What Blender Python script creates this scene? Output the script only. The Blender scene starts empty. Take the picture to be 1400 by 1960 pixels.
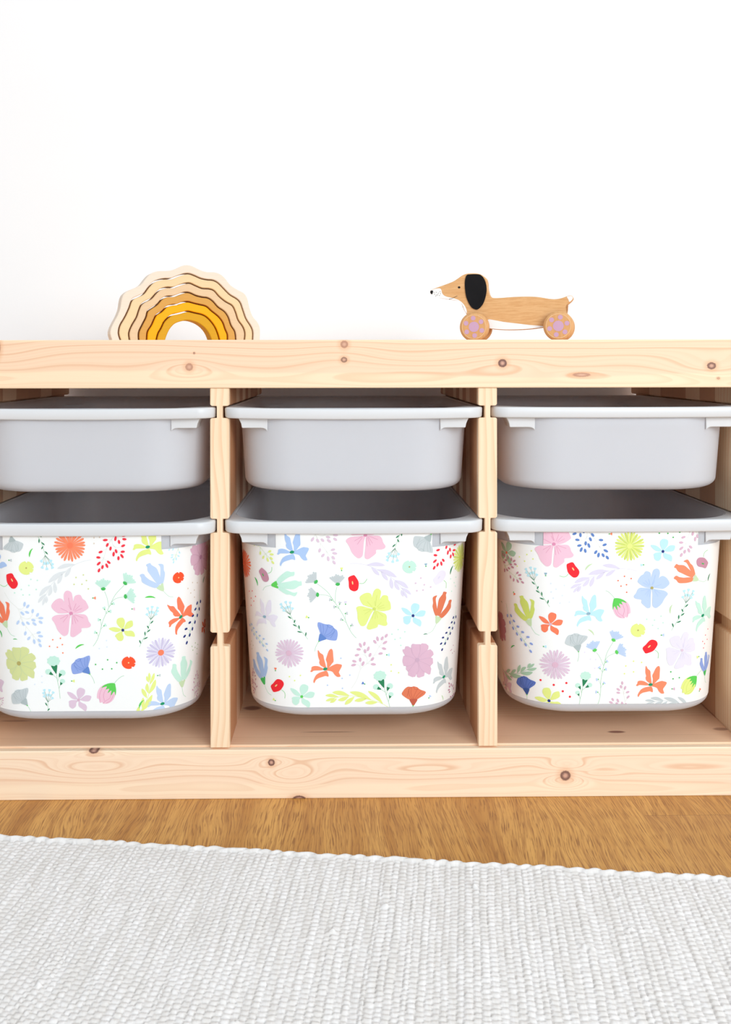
import bpy, bmesh, math, random
import numpy as np
from mathutils import Vector, Matrix
from mathutils.geometry import delaunay_2d_cdt
random.seed(7)
C = bpy.context.scene
COL = C.collection

# ------------------------------------------------------------------ camera
F_PX, PPX, PPY = 1841.0, 682.0, 697.0
CAM = Vector((-0.0106, -1.11, 0.501))
YAW, ROLL = 0.012, -0.0013
ROT = Matrix.Rotation(-YAW, 3, 'Z') @ Matrix.Rotation(math.pi/2, 3, 'X') @ Matrix.Rotation(ROLL, 3, 'Z')
cd = bpy.data.cameras.new('camera'); cam = bpy.data.objects.new('camera', cd); COL.objects.link(cam)
cam.matrix_world = Matrix.Translation(CAM) @ ROT.to_4x4()
cd.sensor_fit = 'VERTICAL'; cd.sensor_height = 24.0; cd.lens = 24.0*F_PX/1960
cd.shift_x = (700-PPX)/1960; cd.shift_y = -(980-PPY)/1960
cd.clip_start = 0.02
C.camera = cam

# ------------------------------------------------------------------ world, light, exposure
w = bpy.data.worlds.new('world'); C.world = w; w.use_nodes = True
w.node_tree.nodes['Background'].inputs[0].default_value = (0.88, 0.945, 1.0, 1)
w.node_tree.nodes['Background'].inputs[1].default_value = 0.84
def area(name, loc, aim, sx, sy, power, col):
    l = bpy.data.lights.new(name, 'AREA'); l.shape = 'RECTANGLE'; l.size = sx; l.size_y = sy
    l.energy = power; l.color = col
    o = bpy.data.objects.new(name, l); COL.objects.link(o); o.location = loc
    o.rotation_euler = (Vector(aim)-Vector(loc)).to_track_quat('-Z', 'Y').to_euler()
    return o
area('window_light', (1.5, -3.0, 1.45), (0.0, 0.2, 0.5), 1.9, 1.8, 86, (0.92, 0.97, 1.0))
C.view_settings.view_transform = 'Standard'; C.view_settings.look = 'None'
C.view_settings.gamma = 1.0; C.view_settings.use_curve_mapping = False
C.view_settings.exposure = 0.0
C.cycles.max_bounces = 16; C.cycles.diffuse_bounces = 12; C.cycles.transmission_bounces = 12

# ------------------------------------------------------------------ helpers
def s2l(c):
    return tuple((v/12.92 if v <= .04045 else ((v+.055)/1.055)**2.4) for v in [x/255 for x in c])
def hexl(h): return s2l([int(h[i:i+2], 16) for i in (0, 2, 4)])

class NT:
    def __init__(s, name, rough=.5, spec=.3):
        s.m = bpy.data.materials.new(name); s.m.use_nodes = True
        s.t = s.m.node_tree; s.b = s.t.nodes['Principled BSDF']
        s.b.inputs['Roughness'].default_value = rough
        s.b.inputs['Specular IOR Level'].default_value = spec
    def n(s, typ, **k):
        nd = s.t.nodes.new(typ)
        for a, v in k.items(): setattr(nd, a, v)
        return nd
    def put(s, sock, v):
        if isinstance(v, bpy.types.NodeSocket): s.t.links.new(v, sock)
        else: sock.default_value = v
    def math(s, op, a, b=0.0, c=0.0):
        nd = s.n('ShaderNodeMath', operation=op)
        for i, v in enumerate((a, b, c)): s.put(nd.inputs[i], v)
        return nd.outputs[0]
    def mix(s, f, a, b, mode='MIX'):
        nd = s.n('ShaderNodeMix', data_type='RGBA', blend_type=mode)
        s.put(nd.inputs[0], f)
        for i, v in ((6, a), (7, b)):
            s.put(nd.inputs[i], v if isinstance(v, bpy.types.NodeSocket) else (*v, 1))
        return nd.outputs[2]
    def pos(s):
        tc = s.n('ShaderNodeTexCoord'); sp = s.n('ShaderNodeSeparateXYZ')
        s.t.links.new(tc.outputs['Object'], sp.inputs[0]); return tc.outputs['Object'], sp.outputs
    def vec(s, x, y, z):
        nd = s.n('ShaderNodeCombineXYZ')
        for i, v in enumerate((x, y, z)): s.put(nd.inputs[i], v)
        return nd.outputs[0]
    def noise(s, v, scale=1., detail=3., rough=.5):
        nd = s.n('ShaderNodeTexNoise'); s.put(nd.inputs['Vector'], v)
        nd.inputs['Scale'].default_value = scale; nd.inputs['Detail'].default_value = detail
        nd.inputs['Roughness'].default_value = rough
        return nd.outputs[0]
    def white(s, v):
        nd = s.n('ShaderNodeTexWhiteNoise', noise_dimensions='1D'); s.put(nd.inputs['W'], v); return nd.outputs[0]
    def smooth(s, v, lo, hi):
        nd = s.n('ShaderNodeMapRange', interpolation_type='SMOOTHSTEP'); s.put(nd.inputs[0], v)
        nd.inputs[1].default_value = lo; nd.inputs[2].default_value = hi; return nd.outputs[0]
    def col(s, c): s.put(s.b.inputs['Base Color'], c if isinstance(c, bpy.types.NodeSocket) else (*c, 1))
    def bump(s, h, strength, dist):
        nd = s.n('ShaderNodeBump'); nd.inputs['Strength'].default_value = strength
        nd.inputs['Distance'].default_value = dist; s.put(nd.inputs['Height'], h)
        s.t.links.new(nd.outputs[0], s.b.inputs['Normal'])

def flat(name, c, rough=.55, spec=.3, var=.02):
    t = NT(name, rough, spec); p, _ = t.pos()
    f = t.noise(p, 40, 3)
    t.col(t.mix(f, tuple(v*(1-var) for v in c), tuple(min(1, v*(1+var)) for v in c)))
    return t.m

PALE, PEACH, LINE = s2l((248, 224, 192)), s2l((244, 213, 184)), s2l((216, 156, 110))
# pine whose grain runs along x; gauss bends the rings, knots are dark discs
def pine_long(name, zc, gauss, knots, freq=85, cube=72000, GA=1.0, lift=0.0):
    t = NT(name, .5, .25); p, (X, Y, Z) = t.pos()
    dz = t.math('SUBTRACT', Z, zc)
    f = t.math('ADD', t.math('MULTIPLY', dz, freq), t.math('MULTIPLY', t.math('POWER', t.math('ABSOLUTE', dz), 3), cube))
    nz = t.noise(t.vec(t.math('MULTIPLY', X, 3.2), t.math('MULTIPLY', Y, 14), t.math('MULTIPLY', Z, 16)), 1, 2)
    f = t.math('MULTIPLY_ADD', nz, 2.6, f)
    f = t.math('MULTIPLY_ADD', Y, 60, f)
    for (gx, gz, ax, az, A) in gauss:
        a = t.math('DIVIDE', t.math('SUBTRACT', X, gx), ax); b = t.math('DIVIDE', t.math('SUBTRACT', Z, gz), az)
        d = t.math('ADD', t.math('MULTIPLY', a, a), t.math('MULTIPLY', b, b))
        g = t.math('EXPONENT', t.math('MULTIPLY', d, -1.0))
        f = t.math('MULTIPLY_ADD', g, A*GA, f)
    fine = t.noise(t.vec(t.math('MULTIPLY', X, 25), t.math('MULTIPLY', Y, 500), t.math('MULTIPLY', Z, 900)), 1, 2)
    fr = t.math('FRACT', f)
    ln = t.math('MULTIPLY', t.smooth(fr, .68, .90), t.math('SUBTRACT', 1.0, t.smooth(fr, .90, 1.0)))
    big = t.noise(t.vec(t.math('MULTIPLY', X, 2), 0.0, t.math('MULTIPLY', Z, 18)), 1, 1)
    ez = t.math('ADD', dz, t.math('MULTIPLY', t.math('SUBTRACT', big, .5), .022))
    heart = t.smooth(t.math('ABSOLUTE', t.math('SUBTRACT', ez, .004)), .0192, .0162)
    base = t.mix(lift, t.mix(t.math('MULTIPLY', heart, .9), PALE, PEACH), s2l((255, 238, 214)))  # lift pales the wood colour, painting in stronger light on the bottom rail
    c = t.mix(t.math('MULTIPLY', ln, t.math('MULTIPLY_ADD', heart, .24, .15)), base, LINE)
    f2 = t.math('FRACT', t.math('MULTIPLY', f, 2.7)); l2 = t.math('MULTIPLY', t.smooth(f2, .3, .9), t.math('SUBTRACT', 1.0, t.smooth(f2, .9, 1.0)))
    c = t.mix(t.math('MULTIPLY', l2, t.math('MULTIPLY_ADD', heart, -.08, .19)), c, LINE)
    c = t.mix(t.math('MULTIPLY', fine, .12), c, s2l((225, 180, 140)))
    for (kx, kz, rx, rz, dark) in knots:
        a = t.math('DIVIDE', t.math('SUBTRACT', X, kx), rx); b = t.math('DIVIDE', t.math('SUBTRACT', Z, kz), rz)
        d = t.math('SQRT', t.math('ADD', t.math('MULTIPLY', a, a), t.math('MULTIPLY', b, b)))
        d = t.math('MULTIPLY_ADD', t.math('SUBTRACT', t.noise(p, 700, 2), .5), .3, d)
        halo = t.math('SUBTRACT', 1.0, t.smooth(d, .8, 2.3))
        c = t.mix(t.math('MULTIPLY', halo, .45), c, s2l((222, 160, 115)))
        disc = t.math('SUBTRACT', 1.0, t.smooth(d, .8, 1.08))
        kc = t.mix(t.smooth(d, .15, .7), s2l((205, 160, 140)), s2l((168, 118, 100)) if dark < .5 else s2l((112, 78, 72)))
        c = t.mix(t.math('MULTIPLY', disc, .55+.4*dark), c, kc)
    t.col(c); return t.m
# pine with glued staves: grain along z (uprights) or along x (boards), staves step along y
def pine_stave(name, axis, width=.042, warm=1.0, tone=.35):
    t = NT(name, .55, .22); p, (X, Y, Z) = t.pos()
    sy = t.math('DIVIDE', t.math('ADD', Y, 1.003), width); sid = t.math('FLOOR', sy)
    r1 = t.white(sid); r2 = t.white(t.math('ADD', sid, 31.7))
    L, A = (Z, X) if axis == 'z' else (X, Z)
    f = t.math('ADD', t.math('MULTIPLY', A, 150 if axis == 'z' else 40), t.math('MULTIPLY', Y, t.math('MULTIPLY_ADD', r1, 220, 120)))
    nz = t.noise(t.vec(t.math('MULTIPLY', L, 3.5), t.math('MULTIPLY_ADD', r2, 30, t.math('MULTIPLY', Y, 12)), t.math('MULTIPLY', A, 20)), 1, 2)
    f = t.math('ADD', f, t.math('MULTIPLY_ADD', nz, 5.0, t.math('MULTIPLY', r1, 9)))
    fr = t.math('FRACT', f)
    ln = t.math('MULTIPLY', t.smooth(fr, .3, .92), t.math('SUBTRACT', 1.0, t.smooth(fr, .92, 1.0)))
    c = t.mix(t.math('MULTIPLY', r1, t.math('GREATER_THAN', Y, .012)), PALE, PEACH)
    c = t.mix(t.math('MULTIPLY', t.math('MULTIPLY', t.smooth(r2, .15, .75), t.math('GREATER_THAN', Y, .012)), tone), c, s2l((182, 122, 84)))
    c = t.mix(t.math('MULTIPLY', ln, .40), c, s2l((226, 174, 128)))
    fine = t.noise(t.vec(t.math('MULTIPLY', L, 25), t.math('MULTIPLY', Y, 800), t.math('MULTIPLY', A, 800)), 1, 2)
    c = t.mix(t.math('MULTIPLY', fine, .15), c, s2l((215, 165, 120)))
    edge = t.math('FRACT', sy); e = t.math('SUBTRACT', 1.0, t.smooth(edge, .0, .02))
    c = t.mix(t.math('MULTIPLY', e, .35), c, s2l((150, 95, 60)))
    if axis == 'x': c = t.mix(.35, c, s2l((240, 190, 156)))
    t.col(c); return t.m, t

def link(name, me, parent=None):
    o = bpy.data.objects.new(name, me); COL.objects.link(o)
    if parent: o.parent = parent
    return o
def from_bm(name, bm, mats, parent=None, smooth=False, recalc=True):
    if recalc: bmesh.ops.recalc_face_normals(bm, faces=bm.faces)
    me = bpy.data.meshes.new(name); bm.to_mesh(me); bm.free()
    for m in (mats if isinstance(mats, (list, tuple)) else [mats]): me.materials.append(m)
    if smooth:
        me.polygons.foreach_set('use_smooth', [True]*len(me.polygons))
    return link(name, me, parent)
def bevel(o, wd, seg=2):
    m = o.modifiers.new('bevel', 'BEVEL'); m.width = wd; m.segments = seg; m.limit_method = 'ANGLE'; m.angle_limit = .6
def box(bm, x0, x1, y0, y1, z0, z1):
    v = [bm.verts.new((x, y, z)) for x in (x0, x1) for y in (y0, y1) for z in (z0, z1)]
    for f in ((0, 1, 3, 2), (4, 6, 7, 5), (0, 4, 5, 1), (2, 3, 7, 6), (0, 2, 6, 4), (1, 5, 7, 3)):
        bm.faces.new([v[i] for i in f])
def prism(bm, pts, y0, y1, mi=0):           # pts in (x,z), extruded along y
    a = [bm.verts.new((x, y0, z)) for x, z in pts]; b = [bm.verts.new((x, y1, z)) for x, z in pts]
    n = len(pts); fs = [bm.faces.new(a[::-1]), bm.faces.new(b)]
    for i in range(n): fs.append(bm.faces.new((a[i], a[(i+1) % n], b[(i+1) % n], b[i])))
    for f in fs: f.material_index = mi
    return fs
def thing(name, label, cat, loc=(0, 0, 0), group=None):
    o = bpy.data.objects.new(name, None); COL.objects.link(o); o.location = loc; o.empty_display_size = .05
    o['label'] = label; o['category'] = cat
    if group: o['group'] = group
    return o
def catmull(pts, sub=3, closed=True):
    n = len(pts); out = []
    rng = range(n) if closed else range(n-1)
    for i in rng:
        P = [pts[(i+k) % n] if closed else pts[min(max(i+k, 0), n-1)] for k in (-1, 0, 1, 2)]
        for j in range(sub):
            t = j/sub
            out.append(tuple(.5*(2*P[1][d]+(P[2][d]-P[0][d])*t+(2*P[0][d]-5*P[1][d]+4*P[2][d]-P[3][d])*t*t
                       + (3*P[1][d]-P[0][d]-3*P[2][d]+P[3][d])*t**3) for d in (0, 1)))
    if not closed: out.append(tuple(pts[-1]))
    return out
def project(P):
    q = ROT.transposed() @ (Vector(P)-CAM)
    return (PPX+F_PX*q.x/-q.z, PPY-F_PX*q.y/-q.z)
def ray(px, py):
    return (ROT @ Vector(((px-PPX)/F_PX, -(py-PPY)/F_PX, -1))).normalized()

# ------------------------------------------------------------------ room
t = NT('wall_paint', .8, .15); p, _ = t.pos()
t.col(t.mix(t.noise(p, 6, 2), s2l((245, 246, 247)), s2l((248, 249, 250)))); t.bump(t.noise(p, 260, 3), .08, .001)
bm = bmesh.new(); box(bm, -2.6, 2.6, .462, .56, 0, 2.6)
o = from_bm('wall_back', bm, t.m); o['kind'] = 'structure'

t = NT('oak_floor', .42, .35); p, (X, Y, Z) = t.pos()
pl = t.math('FLOOR', t.math('DIVIDE', t.math('SUBTRACT', X, .322), .60))
yy = t.math('ADD', Y, t.math('MULTIPLY', t.white(pl), .4))
endj = t.math('MULTIPLY', t.math('GREATER_THAN', X, .322), t.math('LESS_THAN', Y, -.047))
pid = t.math('ADD', t.math('MULTIPLY', pl, 7.1), t.math('MULTIPLY', endj, 3.3))
rt = t.white(pid)
warp = t.noise(t.vec(t.math('MULTIPLY', X, 9), t.math('MULTIPLY_ADD', rt, 9, t.math('MULTIPLY', Y, 3.5)), rt), 1, 2)
xs = t.math('MULTIPLY_ADD', warp, .055, X)
broad = t.noise(t.vec(t.math('MULTIPLY', xs, 42), t.math('MULTIPLY_ADD', rt, 20, t.math('MULTIPLY', Y, 2.2)), rt), 1, 4, .6)
fineg = t.noise(t.vec(t.math('MULTIPLY', xs, 420), t.math('MULTIPLY', Y, 11), rt), 1, 3, .6)
pores = t.noise(t.vec(t.math('MULTIPLY', xs, 900), t.math('MULTIPLY', Y, 34), 3.0), 1, 2, .5)
c = t.mix(t.smooth(broad, .30, .68), s2l((184, 127, 61)), s2l((214, 160, 87)))
c = t.mix(t.math('MULTIPLY', t.smooth(fineg, .42, .68), .6), c, s2l((152, 98, 50)))
c = t.mix(t.math('MULTIPLY', t.smooth(pores, .52, .64), .75), c, s2l((138, 88, 44)))
c = t.mix(t.math('MULTIPLY', endj, .18), c, s2l((160, 110, 70)))
j = t.math('LESS_THAN', t.math('ABSOLUTE', t.math('ADD', Y, .047)), .0006)
j = t.math('MULTIPLY', j, t.math('GREATER_THAN', X, .322))
c = t.mix(t.math('MULTIPLY', j, .35), c, s2l((110, 70, 38)))
t.col(c); t.bump(fineg, .12, .0006)
bm = bmesh.new(); box(bm, -2.6, 2.6, -3.2, .56, -.06, 0)
o = from_bm('floor', bm, t.m); o['kind'] = 'structure'

# ------------------------------------------------------------------ the pine frame
def fx(px): return (px-660)*1.11/F_PX-.0106
def fz(py, px=700): return .501-(py-697+(px-660)*.00129)*(1.11+fx(px)*.012)/F_PX
PITCH, HT = .155, .0110
frame = thing('pine_storage_frame', 'low open pine storage frame with three bays holding white boxes, standing on the oak floor', 'shelf')
topg = [(fx(363), fz(704), .030, .010, -2.6), (fx(659), fz(685), .05, .018, -1.6), (fx(963), fz(697), .045, .010, -2.2),
        (fx(1366), fz(700), .06, .017, 3.2), (fx(1115), fz(716), .03, .006, -1.2), (fx(0), fz(675), .05, .018, 2.5), (fx(800), fz(685), .09, .010, 1.8)]
topk = [(fx(363), fz(702), .0046, .0046, .3), (fx(372.5), fz(675.5), .0012, .0012, .6), (fx(659.5), fz(659), .0046, .0046, .45),
        (fx(659), fz(688.5), .0040, .0034, .5), (fx(963), fz(695.5), .0054, .0050, 1.0), (fx(1366), fz(701), .0056, .0044, .85),
        (fx(1379), fz(725), .0018, .0014, .3), (fx(1115), fz(718), .0110, .0026, .3), (fx(-2), fz(664), .0040, .0100, .2)]
botg = [(fx(180), fz(1471, 180), .060, .012, 3.6), (fx(185), fz(1440, 180), .030, .008, -2.0), (fx(556), fz(1483, 556), .035, .013, 3.0),
        (fx(519), fz(1459, 519), .020, .008, -2.2), (fx(820), fz(1474, 820), .070, .007, 1.8), (fx(400), fz(1462, 400), .06, .008, 1.3),
        (fx(1085), fz(1466, 1085), .024, .008, 2.6), (fx(1083), fz(1490, 1083), .022, .010, -3.0), (fx(1330), fz(1470, 1330), .08, .009, 1.8), (fx(1140), fz(1482, 1140), .04, .004, 1.2)]
botk = [(fx(180), fz(1435.5, 180), .0062, .0044, 1.0), (fx(519), fz(1459.5, 519), .0042, .0042, 1.0), (fx(572), fz(1529, 572), .0080, .0040, 1.0),
        (fx(1083), fz(1484.5, 1083), .0064, .0060, .9)]
RT0, RT1, RB1 = .4735, .5292, .0566
XE = .4755
bm = bmesh.new(); box(bm, -XE, XE, 0, .0185, RT0, RT1)
bevel(from_bm('top_rail', bm, pine_long('pine_top_rail', (RT0+RT1)/2+.004, topg, topk, GA=.55), frame), .0012)
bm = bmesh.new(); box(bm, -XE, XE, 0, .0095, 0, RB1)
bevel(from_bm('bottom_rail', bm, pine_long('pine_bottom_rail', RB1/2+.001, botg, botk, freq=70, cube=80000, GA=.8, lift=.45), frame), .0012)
stave_x, tt = pine_stave('pine_board', 'x', .061, tone=.2)
stave_z, _ = pine_stave('pine_upright', 'z', .036, tone=.95)
stave_s, _ = pine_stave('pine_side', 'z', .052, tone=.7)
# two dark knots on the bottom board
tX = tt.pos()[1]; cc = tt.b.inputs['Base Color'].links[0].from_socket
for (kx, ky, rx, ry, k) in ((.316, .043, .011, .0038, .8), (-.031, .048, .034, .0016, .5), (-.13, .13, .012, .008, .7), (.445, .05, .010, .005, .55), (-.42, .09, .02, .003, .4)):
    a = tt.math('DIVIDE', tt.math('SUBTRACT', tX[0], kx), rx); b = tt.math('DIVIDE', tt.math('SUBTRACT', tX[1], ky), ry)
    d = tt.math('ADD', tt.math('MULTIPLY', a, a), tt.math('MULTIPLY', b, b))
    cc = tt.mix(tt.math('MULTIPLY', tt.math('SUBTRACT', 1.0, tt.smooth(d, .35, 1.3)), k), cc, s2l((120, 66, 60)))
tt.col(cc)
bm = bmesh.new(); box(bm, -.4533, .4533, .0098, .438, .036, .0583)
bevel(from_bm('bottom_board', bm, stave_x, frame), .0012)
bm = bmesh.new(); box(bm, -XE, XE, .0186, .442, .509, RT1)
bevel(from_bm('top_board', bm, stave_x, frame), .001)
GR = [(.4389, .4528), (.3066, .3225), (.1755, .1912)]        # groove heights
def profile(cx, left, right):
    def side(sg, yes):
        pts = [(sg*HT, .0585)]
        if yes:
            for z0, z1 in sorted(GR):
                pts += [(sg*HT, z0-.0012), (sg*(HT-.0014), z0), (sg*.0033, z0), (sg*.0033, z1), (sg*(HT-.0018), z1), (sg*HT, z1+.0016)]
        pts.append((sg*HT, RT0-.0002)); return pts
    r = side(1, right); l = side(-1, left)
    return [(cx+x, z) for x, z in r+l[::-1]]
def upright(name, cx, left, right, mat, y0, y1):
    bm = bmesh.new(); prism(bm, profile(cx, left, right), y0, y1)
    box(bm, cx-HT, cx+HT, .0190, y1, RT0-.0002, .5088)
    if name == 'side_panel': box(bm, cx-HT, cx+HT, .0101, y1, 0, .0584)
    o = from_bm(name, bm, mat, frame); bevel(o, .0009, 2); return o
upright('divider', -PITCH, True, True, stave_z, .0015, .436)
upright('divider', PITCH, True, True, stave_z, .0015, .436)
upright('side_panel', -.4645, False, True, stave_s, .0015, .442)
upright('side_panel', .4645, True, False, stave_s, .0015, .442)

# ------------------------------------------------------------------ boxes
t = NT('white_plastic', .34, .4); p, _ = t.pos()
t.col(t.mix(t.noise(p, 18, 2), s2l((225, 228, 231)), s2l((228, 231, 234)))); t.bump(t.noise(p, 1500, 2), .05, .0002)

def translucent(t, w, c):
    tr = t.n('ShaderNodeBsdfTranslucent'); tr.inputs[0].default_value = (*c, 1); mx = t.n('ShaderNodeMixShader'); mx.inputs[0].default_value = w
    out = [n for n in t.t.nodes if n.type == 'OUTPUT_MATERIAL'][0]
    t.t.links.new(t.b.outputs[0], mx.inputs[1]); t.t.links.new(tr.outputs[0], mx.inputs[2]); t.t.links.new(mx.outputs[0], out.inputs[0])
translucent(t, .12, s2l((240, 238, 236)))
plastic = t.m
t = NT('grey_white_plastic', .38, .35); p, _ = t.pos()
t.col(t.mix(t.noise(p, 18, 2), s2l((237, 245, 254)), s2l((239, 247, 255)))); t.bump(t.noise(p, 1500, 2), .05, .0002)
translucent(t, .49, s2l((252, 244, 240)))
plastic2 = t.m
NC = 14
def ring(hw, yf, yb, r, z):
    pts = []
    for (cx, cy, a0) in ((-hw+r, yf+r, 180), (hw-r, yf+r, 270), (hw-r, yb-r, 0), (-hw+r, yb-r, 90)):
        for k in range(NC+1):
            a = math.radians(a0+90*k/NC)
            pts.append((cx+r*math.cos(a), cy+r*math.sin(a), z))
    # extra points along the front edge, so that it can sag
    n = NC+1; fr = [tuple(pts[n-1][d]+(pts[n][d]-pts[n-1][d])*k/9 for d in range(3)) for k in range(1, 9)]
    return pts[:n]+fr+pts[n:]
def loft(bm, rings, closed=True, caps=()):
    V = [[bm.verts.new(q) for q in r] for r in rings]; n = len(V[0]); m = len(V)
    for i in range(m if closed else m-1):
        a, b = V[i], V[(i+1) % m]
        for k in range(n): bm.faces.new((a[k], a[(k+1) % n], b[(k+1) % n], b[k]))
    for i in caps: bm.faces.new(V[i])
class Shell:
    def __init__(s, zt, zr, zb, hw1, hw0, yf1, yf0):      # rim top, rim underside, base; half widths and front at top / base
        s.zt, s.zr, s.zb, s.hw1, s.hw0, s.yf1, s.yf0 = zt, zr, zb, hw1, hw0, yf1, yf0; s.r = .065
    def k(s, z): return (z-s.zb)/(s.zr-s.zb)
    def hw(s, z): return s.hw0+(s.hw1-s.hw0)*s.k(z)
    def yf(s, z): return s.yf0+(s.yf1-s.yf0)*s.k(z)
    def yb(s, z): return .398-s.yf(z)
    def surf(s, u, z, off=0.0):
        hw, yf = s.hw(z), s.yf(z); r = s.r; L = hw-r; a = abs(u); sg = 1 if u >= 0 else -1
        if a <= L: x, y, nx, ny = a, yf, 0, -1
        else:
            th = (a-L)/r
            if th < math.pi/2: nx, ny = math.sin(th), -math.cos(th); x, y = L+r*nx, yf+r+r*ny
            else: nx, ny = 1, 0; x, y = hw, yf+r+(a-L-r*math.pi/2)
        return Vector((sg*(x+nx*off), y+ny*off, z))
TALL = Shell(.3215, .3074, .0914, .1362, .1240, -.0060, .0055)
LOW = Shell(.4515, .4392, .3533, .1358, .1308, -.0060, .0000)
def make_box(name, label, sh, xo, yo, droop, base_r, group, mat):
    root = thing(name, label, 'storage box', (xo, yo, sh.zb), group)
    D = Vector((0, 0, -sh.zb))
    def R(hw, yf, yb, r, z, dr=0):
        out = []
        for x, y, zz in ring(hw, yf, yb, r, z):
            if dr: zz -= dr*max(0, 1-(x/.15)**2)*max(0, min(1, (.03-y)/.03))
            if dr: y -= .003*max(0, 1-(x/.15)**2)*max(0, min(1, (.03-y)/.03))
            out.append(Vector((x, y, zz))+D)
        return out
    zt, zr, zb = sh.zt, sh.zr, sh.zb
    # rim
    bm = bmesh.new(); o0 = (.1500, -.0090, .407)
    def O(ins, z): return R(o0[0]-ins, o0[1]+ins, o0[2]-ins, .020, z, droop)
    loft(bm, [R(.1432, -.0030, .4010, .0650, zt-.0004, droop), R(.1440, -.0040, .4018, .0655, zt, droop), O(.0018, zt), O(.0006, zt-.0005), O(0, zt-.0018), O(.0004, zr+.0016),
              O(.0012, zr+.0002), O(.0020, zr), R(.1390, -.0065, .4045, .0640, zr, droop), R(.1400, -.0055, .4035, .0650, zr+.003, droop)])
    from_bm('rim', bm, plastic, root, True)
    # hollow body
    bm = bmesh.new(); rr = []
    def B(z, ins=0): return R(sh.hw(z)-ins, sh.yf(z)+ins, sh.yb(z)-ins, sh.r, z)
    rr.append(R(.1424, -.0022, .4002, .065, zt-.001)); rr.append(R(sh.hw1+.0015, -.0045, .4025, .065, zr+.002)); rr.append(B(zr-.001))
    for k in range(1, 7): rr.append(B(zr+(zb+base_r-zr)*k/6))
    for k in range(1, 8):
        a = math.pi/2*k/8; z = zb+base_r*(1-math.sin(a)); rr.append(B(z, base_r*(1-math.cos(a))))
    rr.append(B(zb, base_r)); nb = len(rr); rr.append(B(zb, base_r+.03))
    T = .0022
    rr.append(R(sh.hw0-.03-base_r, sh.yf0+.03+base_r, sh.yb(zb)-.03-base_r, .04, zb+T))
    zi = zb+base_r
    rr.append(R(sh.hw(zi)-base_r, sh.yf(zi)+base_r, sh.yb(zi)-base_r, .055, zb+T)); rr.append(R(sh.hw(zi)-T-.003, sh.yf(zi)+T+.003, sh.yb(zi)-T-.003, .063, zb+T+.004))
    rr.append(R(sh.hw(zi)-T, sh.yf(zi)+T, sh.yb(zi)-T, .063, zi))
    rr.append(R(sh.hw1-T, -.0045+T, .4025-T, .063, zr+.0)); rr.append(R(.1424-T*.4, -.0022+T*.4, .4002-T*.4, .064, zt-.001))
    loft(bm, rr, True)
    # close floor: fill the holes left between the two innermost rings
    bm.verts.ensure_lookup_table()
    n = len(rr[0])
    vs = list(bm.verts); bm.faces.new(vs[nb*n:(nb+1)*n]); bm.faces.new(vs[(nb+1)*n:(nb+2)*n])
    # remove the loft strip that joins those two rings
    a = set(vs[nb*n:(nb+1)*n]); b = set(vs[(nb+1)*n:(nb+2)*n])
    dele = [f for f in bm.faces if len(f.verts) == 4 and len(a & set(f.verts)) == 2 and len(b & set(f.verts)) == 2]
    bmesh.ops.delete(bm, geom=dele, context='FACES_ONLY')
    from_bm('body', bm, mat, root, True)
    # four corner brackets under the rim
    zc = zr-sh.zb; hb = .0120
    prof = [(.1335, 0), (.1318, -.003), (.1300, -.007), (.1290, -hb), (.1075, -hb), (.1040, -hb-.0004), (.1015, -hb-.0018), (.0998, -hb-.0038), (.0995, -.004), (.0995, 0)]
    for sx in (-1, 1):
        for sy in (0, 1):
            bm = bmesh.new(); pts = [(sx*x, zc+z+.0004) for x, z in prof]
            def ysurf(x):
                q = max(0, abs(x)-(sh.hw1-.065)); return -.0057+.065-math.sqrt(max(0, .065**2-q*q))
            fs = prism(bm, pts, -.0012, .02)
            for v in bm.verts:
                if v.co.y > .01: v.co.y = max(.0004, ysurf(v.co.x))
                if sy: v.co.y = .398-v.co.y
            ob = from_bm('corner_bracket', bm, plastic, root); bevel(ob, .0011, 3)
            for f in ob.data.polygons: f.use_smooth = False
    return root
names = [('left bay', -.31), ('middle bay', 0), ('right bay', .31)]
XO = [-.31, 0, .31]
GLOW, GTALL = 'low white trays', 'tall boxes with floral stickers'
make_box('storage_tray', 'plain shallow white tray in the left bay, directly below the toy rainbow', LOW, -.31, -.001, .0016, .012, GLOW, plastic2)
make_box('storage_tray', 'plain shallow white tray in the middle bay, between the two dividers', LOW, 0, 0, .0016, .012, GLOW, plastic2)
make_box('storage_tray', 'plain shallow white tray in the right bay, below the wooden dachshund', LOW, .31, .004, .0004, .012, GLOW, plastic2)
tall = [make_box('storage_box', 'tall white box in the left bay, its sticker showing an orange daisy under the rim', TALL, -.31, -.008, .001, .011, GTALL, plastic2),
        make_box('storage_box', 'tall white box in the middle bay, its flower sticker showing a big yellow flower', TALL, 0, 0, .001, .011, GTALL, plastic2),
        make_box('storage_box', 'tall white box in the right bay, its flower sticker showing a big light blue flower', TALL, .31, .006, .0008, .011, GTALL, plastic2)]
YO = [-.008, 0, .006]

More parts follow.
